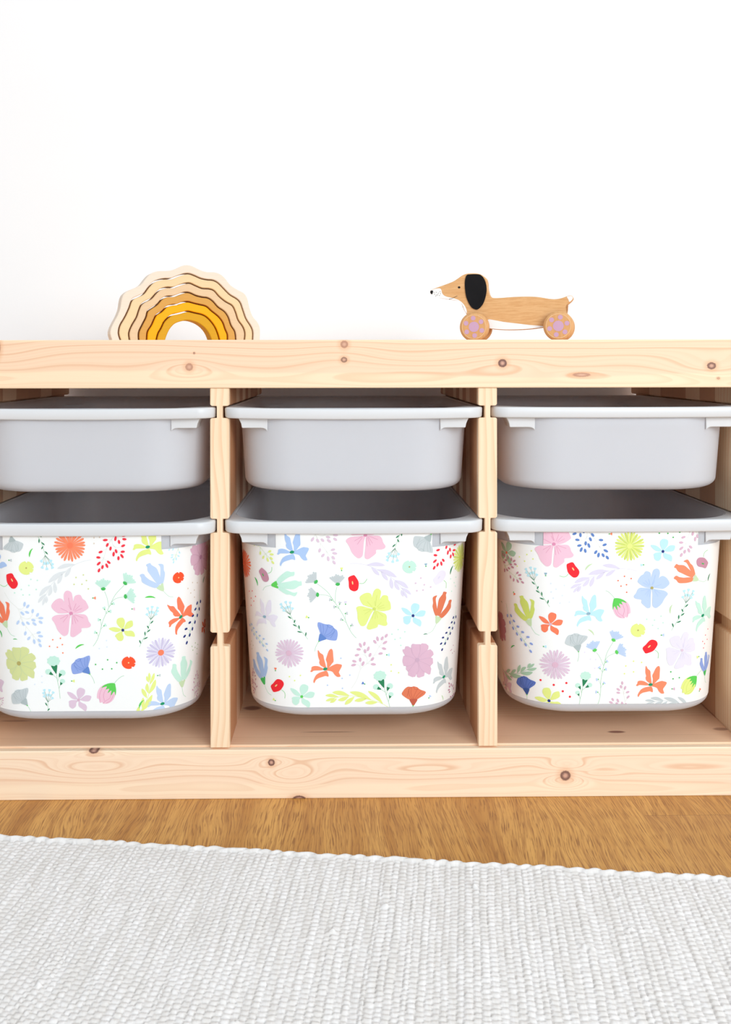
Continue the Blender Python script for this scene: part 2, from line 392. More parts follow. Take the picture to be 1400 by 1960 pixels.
# ------------------------------------------------------------------ floral stickers (printed artwork on a wrapped sheet)
ZS, ZN, SN = .1036, .2900, .0903         # sheet foot, notch height, notch side
PAL = dict(pink='eec3d6', dpink='d98fb2', orange='f78e6a', dorange='ee7a58', coral='f4805e', red='ee2b36', rorange='fb5530', blue='a9c6ee', mblue='8ea6e2',
           dblue='6388cc', royal='5d78c4', droyal='3d5a9c', aqua='bce8f4', slate='8fb2c4', grey='c5cfd2', dgrey='aebcbe', yellow='e2ee8c', dyellow='cddd6e', olive='d3dc9c',
           dolive='b3a864', mint='c4ebdc', dmint='a8dcc8', mauve='dcc6d9', dmauve='c9a9c0', rose='d9b5ca', drose='b98aa8', mist='dde3e6', lilac='dcd8ec', dlilac='c9c3e0', pale='e6e3f1',
           navy='27377f', berry='5f85c8', lberry='bcd2f0', redberry='ee3547', green='46b95c', lgreen='5fcf5a', dgreen='2c8257', teal='1f9467', sage='c7dfb6', cream='efcf90',
           stem='aedabb', lstem='dfe3dd', brick='dd7a58', dbrick='bd5c48', wine='c590a4', leafg='a9cfb4', fblue='dfe9f3', beige='ddd0c2', dsage='bccfb0', white='fbfcfc')
PK = list(PAL)
pmats = [flat('print_'+{'dpink': 'deep_pink'}.get(k, k), hexl(PAL[k]), .6, .2, .015) for k in PK]
sheet = flat('sticker_vinyl', s2l((244, 247, 247)), .5, .25, .004)
ASP = 1.0
def deco(pts, sc): return [complex(x, y)/sc for x, y in pts]
T = {}
S1, S2, S3 = 6.364, 6.512, 6.667
T['lily'] = dict(sc=S1, a=(1037, 573), b=(1110, 325), polys=[
    ('A', [(947, 340), (975, 375), (1010, 400), (1022, 450), (1040, 520), (1048, 563), (1015, 552), (975, 525), (963, 490), (968, 470), (950, 420)]),
    ('A', [(1110, 325), (1128, 350), (1133, 410), (1137, 480), (1120, 505), (1090, 545), (1063, 570), (1058, 500), (1045, 460), (1055, 420), (1080, 350)]),
    ('A', [(1063, 573), (1100, 545), (1160, 515), (1195, 513), (1240, 530), (1205, 605), (1205, 625), (1222, 665), (1185, 672), (1150, 645), (1125, 610), (1085, 597), (1050, 592)]),
    ('A', [(1050, 595), (1072, 630), (1075, 668), (1040, 660), (1000, 672), (950, 690), (920, 715), (905, 747), (893, 735), (897, 705), (925, 650), (970, 618), (1020, 603)]),
    ('A', [(1020, 582), (985, 590), (940, 592), (895, 595), (875, 610), (855, 605), (868, 580), (872, 550), (905, 537), (950, 540), (985, 555), (1015, 570)])],
    ell=[('B', 1037, 573, 27, 18, -12)])
T['hib'] = dict(sc=S2, a=(888, 1062), b=(845, 780), polys=[
    ('A', [(880, 1058), (840, 1062), (760, 1065), (720, 1060), (670, 1020), (645, 970), (690, 905), (745, 878), (785, 892), (805, 925), (797, 850), (810, 800), (845, 780), (890, 800), (905, 850), (916, 915),
           (930, 855), (965, 832), (1005, 835), (1030, 880), (1065, 905), (1102, 980), (1085, 1010), (1020, 1050), (960, 1065), (915, 1066), (900, 1062)]),
    ('A', [(905, 1077), (930, 1072), (1000, 1072), (1060, 1078), (1090, 1110), (1105, 1160), (1132, 1200), (1120, 1230), (1080, 1243), (1018, 1248), (1015, 1290), (960, 1335), (920, 1360), (885, 1350), (878, 1320), (885, 1240), (893, 1150), (896, 1095)]),
    ('A', [(885, 1090), (870, 1150), (862, 1240), (850, 1320), (805, 1348), (760, 1320), (720, 1270), (700, 1220), (680, 1180), (652, 1135), (670, 1105), (720, 1085), (800, 1078), (870, 1074)]),
    ('A', [(870, 1050), (905, 1050), (912, 1080), (875, 1085)])],
    ell=[('B', 888, 1062, 22, 20, 0)],
    lines=[('C', .55, [(885, 1020), (858, 960)]), ('C', .55, [(893, 1018), (870, 940), (858, 870)]), ('C', .55, [(916, 1028), (950, 940)]), ('C', .55, [(930, 1030), (995, 965)]), ('C', .55, [(933, 1042), (1022, 998)]),
           ('C', .55, [(850, 1045), (762, 1000)]), ('C', .55, [(850, 1080), (755, 1135)]), ('C', .55, [(852, 1092), (790, 1175)]), ('C', .55, [(900, 1098), (910, 1200)]), ('C', .55, [(915, 1092), (948, 1190)]),
           ('C', .55, [(922, 1085), (975, 1165)]), ('C', .55, [(935, 1080), (1040, 1120)])])
T['peony'] = dict(sc=S2, a=(240, 510), b=(240, 315), polys=[('A', [(170, 325), (185, 312), (220, 318), (270, 320), (278, 326), (300, 312), (350, 322), (380, 350), (378, 385), (362, 403), (405, 395), (440, 430), (450, 465), (412, 497), (438, 510), (443, 570), (405, 602),
    (418, 635), (405, 700), (385, 702), (332, 665), (325, 712), (260, 727), (237, 715), (234, 674), (215, 712), (180, 715), (130, 690), (133, 650), (106, 620), (108, 580), (80, 578), (65, 530), (65, 505), (75, 460), (95, 452), (68, 405), (65, 380), (92, 375), (100, 342), (130, 340), (168, 364)])],
    ell=[('B', 240, 510, 26, 26, 0)], lines=[('C', .45, q) for q in ([(275, 325), (275, 400), (250, 480)], [(170, 365), (185, 430), (225, 490)], [(95, 455), (150, 465), (215, 500)], [(360, 405), (300, 440), (255, 490)], [(410, 498), (340, 500), (265, 510)],
        [(405, 600), (340, 560), (260, 520)], [(330, 665), (285, 620), (250, 530)], [(235, 672), (262, 620), (243, 535)], [(133, 645), (180, 580), (228, 525)], [(108, 582), (165, 570), (220, 520)])])
T['five'] = dict(sc=S2, a=(983, 972), b=(1020, 822), polys=[
    ('A', [(983, 960), (962, 900), (965, 850), (1000, 820), (1050, 835), (1062, 860), (1050, 905), (1000, 955)]), ('A', [(1000, 965), (1060, 920), (1095, 912), (1137, 925), (1130, 960), (1110, 985), (1060, 988), (1000, 972)]),
    ('A', [(990, 985), (1030, 1010), (1065, 1025), (1085, 1060), (1070, 1110), (1030, 1085), (985, 1050), (983, 1000)]), ('A', [(972, 980), (955, 1010), (950, 1050), (912, 1080), (872, 1055), (868, 1010), (865, 990), (900, 975)]),
    ('A', [(968, 965), (920, 962), (880, 935), (848, 890), (850, 872), (895, 882), (930, 905), (965, 945)])], ell=[('B', 983, 972, 17, 18, 0)])
T['tulip'] = dict(sc=S3, a=(745, 805), b=(560, 462), polys=[
    ('A', [(665, 765), (600, 750), (545, 725), (490, 690), (480, 640), (460, 605), (490, 588), (515, 595), (530, 620), (580, 660), (640, 690), (692, 728)]),
    ('A', [(692, 725), (640, 670), (590, 600), (555, 550), (550, 500), (533, 475), (580, 450), (600, 475), (660, 515), (690, 580), (712, 650), (715, 705)]),
    ('A', [(720, 718), (710, 650), (710, 530), (700, 490), (680, 465), (720, 463), (745, 480), (750, 540), (765, 580), (760, 650), (745, 708)]),
    ('B', [(668, 765), (690, 745), (700, 728), (715, 735), (725, 712), (745, 708), (752, 740), (760, 795), (740, 808), (700, 790)])],
    lines=[('S', .8, [(748, 803), (790, 850), (830, 882), (880, 890)])])
T['bell'] = dict(sc=S2, a=(1122, 652), b=(935, 480), polys=[
    ('A', [(1126, 440), (1118, 418), (1090, 422), (1050, 440), (1015, 450), (985, 452), (945, 475), (930, 500), (897, 530), (890, 570), (895, 605), (912, 650), (960, 650), (1030, 630), (1060, 590), (1100, 555), (1110, 520), (1125, 470)]),
    ('B', [(1102, 556), (1120, 605), (1125, 652), (1080, 643), (1028, 626), (1060, 588)])],
    lines=[('B', .5, q) for q in ([(1065, 590), (1030, 540), (1000, 455)], [(1060, 590), (985, 560), (935, 500)], [(1050, 600), (990, 590), (925, 545)], [(1075, 580), (1060, 520), (1060, 445)], [(1085, 570), (1090, 510), (1095, 440)], [(935, 500), (930, 540), (980, 620)], [(945, 475), (985, 490), (1020, 450)])]
    + [('S', .8, [(1122, 650), (1150, 690), (1170, 730), (1180, 770)])], ell=[('G', 1122, 650, 8, 8, 0)])
T['poppy'] = dict(sc=S2, a=(150, 660), b=(8, 708), polys=[('A', [(105, 590), (145, 580), (165, 590), (180, 620), (212, 670), (213, 705), (190, 737), (155, 743), (125, 720), (97, 680), (90, 630), (92, 600)])],
    ell=[('B', 154, 652, 19, 7, 62)], lines=[('G', .8, [(100, 700), (70, 722), (40, 722), (8, 708)])])
def fan(x, y, ang, L=64):
    q = []; P = lambda r, a: (x+r*math.cos(math.radians(a)), y+r*math.sin(math.radians(a)))
    for k in range(8):
        a = ang-42+12*k; l = L*(1+.08*math.sin(k*2.1))
        q.append(('A', [P(8, a-4), P(l*.85, a-5.6), P(l, a-3.6), P(l*1.03, a), P(l, a+3.6), P(l*.85, a+5.6), P(8, a+4)]))
    q.append(('G', [P(15, ang-75), P(17, ang-45), P(13, ang-28), P(18, ang-10), P(13, ang+5), P(18, ang+20), P(14, ang+40), P(16, ang+70), P(8, ang+120), P(8, ang-120)]))
    return q
def mini(x, y, ang):
    P = lambda r, a: (x+r*math.cos(math.radians(a)), y+r*math.sin(math.radians(a)))
    return [('A', [P(2, ang), P(14, ang-45), P(17, ang-20), P(14, ang), P(17, ang+20), P(14, ang+45)]), ('G', [P(4, ang), P(4, ang+90), P(4, ang+180), P(4, ang+270)])]
T['fan'] = dict(sc=3.256, a=(582, 770), b=(778, 378), polys=fan(648, 418, -95)+fan(778, 382, -52)+fan(778, 461, -8)+mini(654, 540, -110)+mini(680, 553, 0)+mini(700, 507, -20)+mini(627, 605, 180)+mini(650, 643, -30)+mini(604, 687, 200),
    lines=[('S', .9, [(582, 770), (605, 735), (625, 680), (640, 620), (670, 550), (690, 510), (720, 450), (775, 390)]), ('S', .8, [(680, 528), (670, 470), (655, 430)]), ('S', .8, [(690, 505), (720, 475), (770, 463)]),
           ('S', .6, [(664, 565), (654, 540)]), ('S', .6, [(664, 568), (680, 553)]), ('S', .6, [(684, 522), (700, 507)]), ('S', .6, [(634, 645), (627, 605)]), ('S', .6, [(628, 665), (650, 643)]), ('S', .6, [(615, 710), (604, 687)])])
def puff(x, y, rx, ry, n=9):
    return ('A', [(x+rx*(1+.07*(-1)**k)*math.cos(2*math.pi*k/(2*n)), y+ry*(1+.07*(-1)**k)*math.sin(2*math.pi*k/(2*n))) for k in range(2*n)])
T['carn'] = dict(sc=S2, a=(752, 955), b=(670, 430), polys=[puff(670, 487, 78, 62), ('G', [(640, 552), (660, 548), (680, 552), (695, 540), (716, 540), (712, 600), (705, 645), (685, 625)]), puff(607, 622, 38, 34), ('G', [(618, 655), (625, 635), (637, 622), (668, 662)]),
    puff(780, 632, 38, 36), ('G', [(740, 638), (757, 645), (775, 655), (738, 690)]), puff(780, 738, 32, 28), ('G', [(755, 748), (768, 757), (783, 765), (755, 788)])],
    lines=[('S', .9, [(752, 955), (740, 840), (720, 740), (705, 640)]), ('S', .8, [(715, 705), (665, 660)]), ('S', .8, [(722, 740), (740, 685)]), ('S', .8, [(738, 830), (757, 780)])])
def lens(b, t, wd, bend=0.0):
    bx, by = b; tx, ty = t; dx, dy = tx-bx, ty-by; L = math.hypot(dx, dy); nx, ny = -dy/L, dx/L
    def P(f, s): return (bx+dx*f+nx*(s*wd/2+bend*math.sin(math.pi*f)), by+dy*f+ny*(s*wd/2+bend*math.sin(math.pi*f)))
    return [P(0, 0), P(.18, .5), P(.4, .92), P(.62, 1), P(.82, .72), P(.95, .3), P(1, 0), P(.95, -.3), P(.82, -.72), P(.62, -1), P(.4, -.92), P(.18, -.5)]
T['leaf'] = dict(sc=S2, a=(1140, 400), b=(535, 968), polys=[('A', lens(b, t, wd, bd)) for b, t, wd, bd in (((940, 458), (722, 510), 48, 12), ((890, 500), (815, 615), 42, 0), ((830, 540), (610, 685), 56, 14), ((785, 575), (725, 700), 42, 0), ((685, 675), (695, 815), 46, 0),
    ((640, 715), (498, 850), 50, 10), ((645, 725), (610, 850), 42, -8), ((580, 825), (480, 935), 36, 6), ((570, 860), (535, 968), 30, 0), ((585, 850), (578, 940), 30, -5))],
    lines=[('A', .8, [(1140, 400), (1040, 420), (940, 460), (880, 500), (800, 560), (700, 650), (640, 720), (580, 830), (560, 880)])])
T['berry'] = dict(sc=S2, a=(60, 805), b=(510, 1470), ell=[('A', x, y, 27 if i % 3 else 31, 15, an) for i, (x, y, an) in enumerate([(322, 945, -80), (362, 972, -50), (352, 1047, 25), (293, 1060, 45), (421, 1032, -80), (480, 1080, -60), (520, 1120, 0), (428, 1145, 15), (517, 1172, 35), (235, 1175, -60),
    (300, 1190, 60), (360, 1183, 45), (440, 1192, 40), (325, 1311, -75), (366, 1374, -50), (432, 1415, 80), (495, 1402, 50), (505, 1462, 55), (512, 1347, 10), (490, 1302, -15)])],
    lines=[('S', .6, q) for q in ([(60, 805), (130, 905), (235, 1000), (265, 1080), (275, 1130), (330, 1220), (400, 1310), (460, 1390), (500, 1450)], [(235, 1000), (290, 1005), (318, 970)], [(250, 1012), (330, 1040)], [(270, 1100), (340, 1132), (400, 1105), (420, 1055)], [(340, 1132), (440, 1125), (500, 1120)],
        [(272, 1110), (240, 1160)], [(270, 1090), (300, 1170)], [(335, 1225), (325, 1290)], [(410, 1320), (372, 1365)], [(410, 1320), (430, 1395)], [(425, 1325), (480, 1305)])])
T['baby'] = dict(sc=S1, a=(655, 965), b=(465, 640), polys=[('G', lens(b, t, 15)) for b, t in (((478, 692), (435, 658)), ((503, 750), (520, 708)), ((532, 793), (488, 763)), ((565, 832), (557, 778)), ((592, 875), (533, 856)), ((630, 927), (642, 876)))]
    + [('A', [(x-5*math.cos(a), y-5*math.sin(a)), (x+32*math.cos(a-.62), y+32*math.sin(a-.62)), (x+33*math.cos(a-.15), y+33*math.sin(a-.15)), (x+33*math.cos(a+.15), y+33*math.sin(a+.15)), (x+32*math.cos(a+.62), y+32*math.sin(a+.62))]) for x, y in ((372, 522), (380, 560), (405, 595), (428, 500), (430, 568), (460, 560), (478, 510), (492, 582)) for a in [math.atan2(y-640, x-465)]],
    lines=[('S', .8, [(655, 965), (600, 880), (540, 800), (500, 720), (465, 640)])]+[('G', .45, [(465, 640), (x, y)]) for x, y in ((372, 522), (380, 560), (405, 595), (428, 500), (478, 510), (492, 582))])
T['bud'] = dict(sc=S1, a=(110, 858), b=(215, 1102), polys=[('A', [(110, 868), (88, 940), (92, 1000), (120, 1060), (165, 1095), (225, 1102), (235, 1085), (262, 1093), (275, 1050), (298, 1038), (290, 960), (250, 900), (180, 868)]),
    ('G', [(105, 860), (92, 890), (83, 945), (90, 1000), (105, 955), (140, 1005), (137, 945), (178, 978), (162, 925), (202, 937), (190, 900), (250, 918), (220, 885), (165, 862)])],
    lines=[('S', .9, [(105, 858), (70, 815), (30, 780), (0, 768)]), ('B', .5, [(140, 960), (150, 1030), (200, 1070), (225, 1098)]), ('B', .5, [(200, 930), (225, 1000), (210, 1070)]), ('B', .5, [(110, 990), (140, 1060), (190, 1095)]), ('B', .5, [(240, 920), (268, 990), (262, 1080)])])
T['sprig'] = dict(sc=1, a=(0, 0), b=(34, 100), ell=[('A', x, y, 3.6, 2.1, an) for x, y, an in ((-4, 24, 95), (8, 25, 60), (0, 38, 95), (13, 36, 40), (6, 50, 80), (20, 48, 20), (13, 62, 75), (28, 60, 20), (20, 74, 80), (37, 71, 10), (27, 85, 70), (40, 85, 40), (34, 99, 65))],
    lines=[('S', .7, [(0, 0), (0, 22), (10, 48), (22, 70), (34, 92)])]+[('S', .5, q) for q in ([(2, 28), (8, 25)], [(5, 38), (13, 36)], [(12, 52), (20, 48)], [(19, 65), (28, 60)], [(26, 76), (37, 71)], [(24, 73), (27, 85)], [(14, 56), (13, 62)])])

def smoothpoly(pts): return catmull(pts, 3, True)
class Art:
    def __init__(s, sh, xo, yo, zsc, ox):
        s.sh, s.xo, s.yo, s.zsc, s.ox = sh, xo, yo, zsc, ox
        s.bm = bmesh.new()
    def W(s, u, z, off=0): return s.sh.surf(u, z, off)+Vector((s.xo, s.yo, 0))
    def inv(s, zx, zy):
        px, py = s.ox+zx/s.zsc, 1000+zy/s.zsc
        c0 = project(s.W(0, .2)); u = max(-.115, min(.115, (px-c0[0])*.0006)); z = .2-(py-c0[1])*.0006
        for _ in range(25):
            p0 = project(s.W(u, z)); pu = project(s.W(u+1e-4, z)); pz = project(s.W(u, z+1e-4))
            a, b, c, d = (pu[0]-p0[0])/1e-4, (pz[0]-p0[0])/1e-4, (pu[1]-p0[1])/1e-4, (pz[1]-p0[1])/1e-4
            det = a*d-b*c
            if abs(det) < 2e5: break
            ex, ey = px-p0[0], py-p0[1]
            du = (d*ex-b*ey)/det; dz = (-c*ex+a*ey)/det
            u = max(-.17, min(.17, u+max(-.01, min(.01, du)))); z += max(-.02, min(.02, dz))
        return complex(u, -z)
    def poly(s, pts, col, layer):
        if any(p != p for p in pts): return
        n = len(pts)
        if n < 5: V2, F2 = [(p.real, p.imag) for p in pts], [tuple(range(n))]
        else:
            res = delaunay_2d_cdt([Vector((p.real*1000, p.imag*1000)) for p in pts], [], [list(range(n))], 1, 1e-4)
            V2, F2 = [(v.x/1000, v.y/1000) for v in res[0]], res[2]
        vs = [s.bm.verts.new((x, layer, -y)) for x, y in V2]
        for q in F2:
            try: f = s.bm.faces.new([vs[i] for i in q])
            except ValueError: continue
            f.material_index = 1+PK.index(col)
    def stroke(s, pts, wd, col, layer):
        n = len(pts)
        for i in range(n-1):
            a, b = pts[i], pts[i+1]; d = b-a
            if abs(d) < 1e-7: continue
            nn = d/abs(d)*1j*wd/2; e = d/abs(d)*wd*.25
            s.poly([a-e-nn, b+e-nn, b+e+nn, a-e+nn], col, layer)
    def put(s, name, a, b, cols, m=False):
        t = T[name]; sc = t['sc']; ta, tb = complex(*t['a'])/sc, complex(*t['b'])/sc
        A, B = s.inv(*a), s.inv(*b)
        if m: k = (B-A)/(tb-ta).conjugate(); f = lambda x, y: A+(complex(x, y)/sc-ta).conjugate()*k
        else: k = (B-A)/(tb-ta); f = lambda x, y: A+(complex(x, y)/sc-ta)*k
        cm = dict(S='stem', G='lgreen'); cm.update(cols)
        for c, wd, q in t.get('lines', []):
            ly = 2 if c in 'CB' else 0
            s.stroke([f(*p) for p in catmull(q, 4, False)], wd*(.00052 if c in 'SGA' else .00062), cm[c], ly)
        for c, q in t.get('polys', []):
            s.poly([f(*p) for p in (q if name == 'peony' else smoothpoly(q))], cm[c], 1 if c == 'A' else 1.5)
        for c, x, y, rx, ry, an in t.get('ell', []):
            ca, sa = math.cos(math.radians(an)), math.sin(math.radians(an))
            s.poly([f(x+rx*math.cos(k*math.pi/7)*ca-ry*math.sin(k*math.pi/7)*sa, y+rx*math.cos(k*math.pi/7)*sa+ry*math.sin(k*math.pi/7)*ca) for k in range(14)], cm[c], 3)
    def rad(s, x, y, pts, col, layer):
        A = s.inv(x, y); s.poly([A+p*.0006 for p in pts], col, layer)
    def daisy(s, x, y, R, ca, cb, cc, n=24, rc=.18, ph=0):
        A = s.inv(x, y); R = R/s.zsc*.0006
        for k in range(n):
            a = 2*math.pi*k/n+ph+random.uniform(-.03, .03); l = R*random.uniform(.92, 1.03); e = complex(math.cos(a), math.sin(a)); wd = R*.075
            q = [(.12, .25), (.5, .7), (.8, 1.0), (.94, .75), (1, 0), (.94, -.75), (.8, -1.0), (.5, -.7), (.12, -.25)]
            s.poly([A+e*complex(l*f, wd*g) for f, g in q], ca if k % 2 else cb, 1+.3*(k % 2))
        s.poly([A+R*rc*complex(math.cos(t*.45), math.sin(t*.45)) for t in range(14)], cc, 3)
    def ruffle(s, x, y, R, c, cc='dolive'):
        A = s.inv(x, y); R = R/s.zsc*.0006; pts = []; n = 56
        for k in range(n):
            a = 2*math.pi*k/n; r = R*(1+.035*(-1)**k)
            for na in (0.1, .95, -1.5): 
                if abs((a-na+math.pi) % (2*math.pi)-math.pi) < .09: r *= .78
            pts.append(A+r*complex(math.cos(a), .92*math.sin(a)))
        s.poly(pts, c, 1); s.poly([A+R*.11*complex(math.cos(t*.7), math.sin(t*.7)) for t in range(9)], cc, 3)
    def dots(s, c, pts, r=1.5):
        for x, y in pts:
            A = s.inv(x, y); s.poly([A+r*.0006*complex(math.cos(t*.7), math.sin(t*.7)) for t in range(9)], c, 1)
    def tiny(s, x, y, c, ang=0):
        A = s.inv(x, y); e = complex(math.cos(ang), math.sin(ang))*.0006
        s.poly([A+e*complex(*q) for q in ((-2, 0), (2.5, -3), (3.6, -1), (3, 0), (3.6, 1.5), (2.5, 3))], c, 1)
        s.poly([A+e*complex(-2.4+1.3*math.cos(t), 1.3*math.sin(t)) for t in range(6)], 'green', 2)
    def blade(s, x, y, ang, L, c, wd=.2):
        A = s.inv(x, y); L = L/s.zsc*.0006; e = complex(math.cos(math.radians(ang)), math.sin(math.radians(ang)))
        s.poly([A+e*complex(*q) for q in catmull([(-L/2, L*.06), (-L*.2, -L*wd*.6), (L*.2, -L*wd*.6), (L/2, L*.06), (L*.2, L*.02), (-L*.2, L*.04)], 3)], c, 1)
    def finish(s, parent, zb):
        bm = s.bm; bmesh.ops.triangulate(bm, faces=bm.faces)
        for _ in range(3):
            es = [e for e in bm.edges if e.calc_length() > .0045]
            if es: bmesh.ops.subdivide_edges(bm, edges=es, cuts=1)
            bmesh.ops.triangulate(bm, faces=[f for f in bm.faces if len(f.verts) > 3])
        def cut(co, no, **k):
            bmesh.ops.bisect_plane(bm, geom=bm.verts[:]+bm.edges[:]+bm.faces[:], plane_co=co, plane_no=no, **k)
        cut((0, 0, ZS), (0, 0, 1), clear_inner=True); cut((0, 0, s.sh.zr-.0004), (0, 0, 1), clear_outer=True)
        for q in ((0, 0, ZN),): cut(q, (0, 0, 1))
        for q in (SN, -SN): cut((q, 0, 0), (1, 0, 0))
        dele = [f for f in bm.faces if abs(f.calc_center_median().x) > SN and f.calc_center_median().z > ZN]
        bmesh.ops.delete(bm, geom=dele, context='FACES')
        for v in bm.verts:
            q = s.sh.surf(v.co.x, v.co.z, .00062+.00010*v.co.y); q.z -= zb; v.co = q
        # the sheet itself
        us = sorted(set([i*.004-.30 for i in range(151)]+[SN, -SN])); zs = [ZS+(ZN-ZS)*k/8 for k in range(9)]+[ZN+(s.sh.zr-.0006-ZN)*k/2 for k in (1, 2)]
        G = {}
        def gv(i, j):
            if (i, j) not in G:
                q = s.sh.surf(us[i], zs[j], .00045); q.z -= zb; G[(i, j)] = bm.verts.new(q)
            return G[(i, j)]
        for i in range(len(us)-1):
            for j in range(len(zs)-1):
                if abs((us[i]+us[i+1])/2) > SN and zs[j] >= ZN-1e-6: continue
                f = bm.faces.new((gv(i, j), gv(i+1, j), gv(i+1, j+1), gv(i, j+1))); f.material_index = 0
        for f in bm.faces:
            f.normal_update(); f.smooth = True
            c = f.calc_center_median(); n = f.normal
            out = Vector((c.x if abs(c.x) > .07 else 0, -1 if c.y < .05 else 0, 0))
            if n.dot(out) < 0: f.normal_flip()
        return from_bm('floral_sticker', bm, [sheet]+pmats, parent, False, False)

D5 = lambda a, b: dict(A=a, B=b)
# left box
A = Art(TALL, XO[0], YO[0], 3.256, 0)
A.put('bell', (72, 82), (98, 188), dict(A='grey', B='dgrey')); A.put('baby', (207, 25), (283, 205), dict(A='aqua', G='dgreen'))
A.daisy(438, 143, 102, 'orange', 'orange', 'coral', 26); A.put('berry', (758, -65), (617, 302), dict(A='redberry', S='lstem'))
A.put('lily', (922, 152), (959, 25), D5('yellow', 'teal')); A.put('berry', (1150, 20), (1080, 250), dict(A='aqua', S='sage'), True)
A.put('peony', (1248, 215), (1248, 112), dict(A='rose', B='drose', C='drose'))
for q in ((65, 235, 'grey'), (588, 470, 'orange'), (832, 538, 'pink'), (456, 987, 'yellow'), (990, 952, 'grey')): A.tiny(*q)
for q in ((192, 187, -68, 60, 'lgreen'), (937, 466, 5, 66, 'lgreen'), (497, 770, -25, 62, 'lgreen'), (96, 727, 0, 30, 'green'), (8, 690, 68, 52, 'green'), (880, 1130, -60, 62, 'lgreen'), (1267, 355, -62, 48, 'dgreen')): A.blade(*q)
A.ruffle(165, 283, 46, 'yellow'); A.ruffle(1112, 343, 39, 'rorange', 'cream'); A.ruffle(803, 873, 43, 'rorange', 'cream')
A.put('poppy', (75, 363), (4, 387), D5('red', 'cream')); A.put('five', (-22, 262), (-60, 200), D5('blue', 'navy')); A.put('leaf', (570, 232), (267, 516), dict(A='mist'))
A.dots('mint', [(194, 354), (234, 360), (181, 392), (134, 417), (227, 417), (93, 438), (145, 451), (185, 450)]); A.dots('olive', [(475, 342), (521, 326), (463, 385), (512, 384), (540, 361), (552, 413)])
A.dots('orange', [(330, 730), (378, 721), (310, 771), (359, 777), (390, 760), (393, 812)]); A.dots('green', [(597, 884), (672, 855), (640, 913), (698, 911), (729, 873)])
A.dots('fblue', [(665, 735), (620, 785), (668, 775), (262, 957), (218, 1008), (263, 995)]); A.dots('beige', [(587, 95), (587, 130), (622, 92), (1198, 374), (1227, 375), (1170, 411), (1209, 421), (1187, 439), (1210, 465)])
A.dots('dsage', [(1215, 750), (1230, 760), (1195, 772), (1213, 778), (1200, 795), (1225, 785), (1225, 818)])
A.put('hib', (444, 565), (422, 424), dict(A='pink', B='dpink', C='dpink')); A.put('berry', (30, 435), (255, 768), dict(A='lberry', S='lstem'))
A.put('tulip', (43, 655), (-8, 478), D5('coral', 'sage')); A.put('fan', (582, 770), (778, 378), dict(A='mint', G='green')); A.put('tulip', (1015, 426), (925, 258), D5('lberry', 'sage'))
A.put('lily', (1125, 588), (1110, 463), D5('coral', 'teal')); A.put('baby', (870, 775), (940, 605), dict(A='aqua', G='dgreen'), True); A.put('five', (767, 670), (745, 594), D5('yellow', 'navy'))
A.put('sprig', (1243, 420), (1162, 752), dict(A='navy'), True); A.daisy(1003, 810, 95, 'lilac', 'dlilac', 'coral', 26, .2); A.put('tulip', (1132, 1025), (1145, 835), D5('mint', 'sage'))
A.put('berry', (1190, 1160), (1225, 925), dict(A='rose', S='lstem'), True); A.put('peony', (120, 877), (110, 777), dict(A='olive', B='dolive', C='dsage')); A.put('lily', (-30, 985), (-12, 880), D5('mauve', 'slate'))
A.put('bell', (172, 1140), (92, 1050), dict(A='grey', B='dgrey')); A.put('baby', (325, 1290), (300, 1119), dict(A='aqua', G='dgreen')); A.put('carn', (376, 1096), (335, 834), dict(A='mint', G='dgreen'))
A.put('bell', (561, 944), (467, 859), dict(A='mblue', B='dblue')); A.put('five', (491, 1105), (510, 1030), D5('mauve', 'rose')); A.put('bud', (712, 1000), (650, 1128), dict(A='pink', B='dpink', G='lgreen'), True)
A.put('leaf', (760, 1300), (930, 935), dict(A='yellow')); A.put('lily', (1012, 1128), (1057, 1003), D5('lberry', 'teal')); A.put('berry', (-20, 1200), (25, 1090), dict(A='rose', S='lstem'))
A.put('five', (1268, 650), (1275, 600), D5('brick', 'dbrick'))
A.finish(tall[0], TALL.zb)
# middle box
A = Art(TALL, XO[1], YO[1], 3.043, 440)
A.put('lily', (363, 172), (400, 53), D5('blue', 'teal')); A.put('berry', (401, -75), (611, 236), dict(A='mauve', S='lstem')); A.put('hib', (790, 72), (768, -62), dict(A='pink', B='dpink', C='dpink'))
A.put('baby', (1040, -15), (963, 150), dict(A='aqua', G='dgreen'), True); A.put('bell', (1172, 68), (1095, 160), dict(A='grey', B='dgrey'), True); A.put('berry', (1325, -60), (1188, 267), dict(A='redberry', S='lstem'))
A.daisy(1340, 205, 88, 'dyellow', 'yellow', 'dyellow'); A.daisy(92, 238, 88, 'coral', 'orange', 'dorange'); A.put('berry', (90, -20), (255, 235), dict(A='yellow', S='sage'))
A.put('poppy', (200, 305), (247, 260), D5('wine', 'green'), True); A.put('tulip', (245, 362), (418, 355), D5('mint', 'lgreen')); A.put('lily', (205, 548), (238, 450), D5('pale', 'slate'))
for q in ((158, 342, 62, 56, 'green'), (1290, 275, -62, 58, 'dgreen'), (1140, 650, 0, 28, 'dgreen'), (1238, 1020, 70, 40, 'sage')): A.blade(*q)
A.dots('red', [(117, 400), (134, 398), (153, 430), (128, 440), (143, 457), (128, 482)], 1.3); A.put('baby', (455, 679), (353, 536), dict(A='aqua', G='dgreen')); A.put('sprig', (113, 540), (222, 745), dict(A='blue'))
A.put('fan', (737, 672), (505, 345), dict(A='grey', G='green'), True)
for q in ((652, 272, 'yellow', -1.6), (675, 468, 'lilac', -1.6), (453, 551, 'yellow', 3.5), (922, 770, 'aqua', 0), (268, 855, 'coral', -1.6), (1142, 248, 'slate', -1.6), (780, 937, 'dblue', 3.6), (262, 1032, 'yellow', 3.6), (1163, 1015, 'lberry', -.8)): A.tiny(*q)
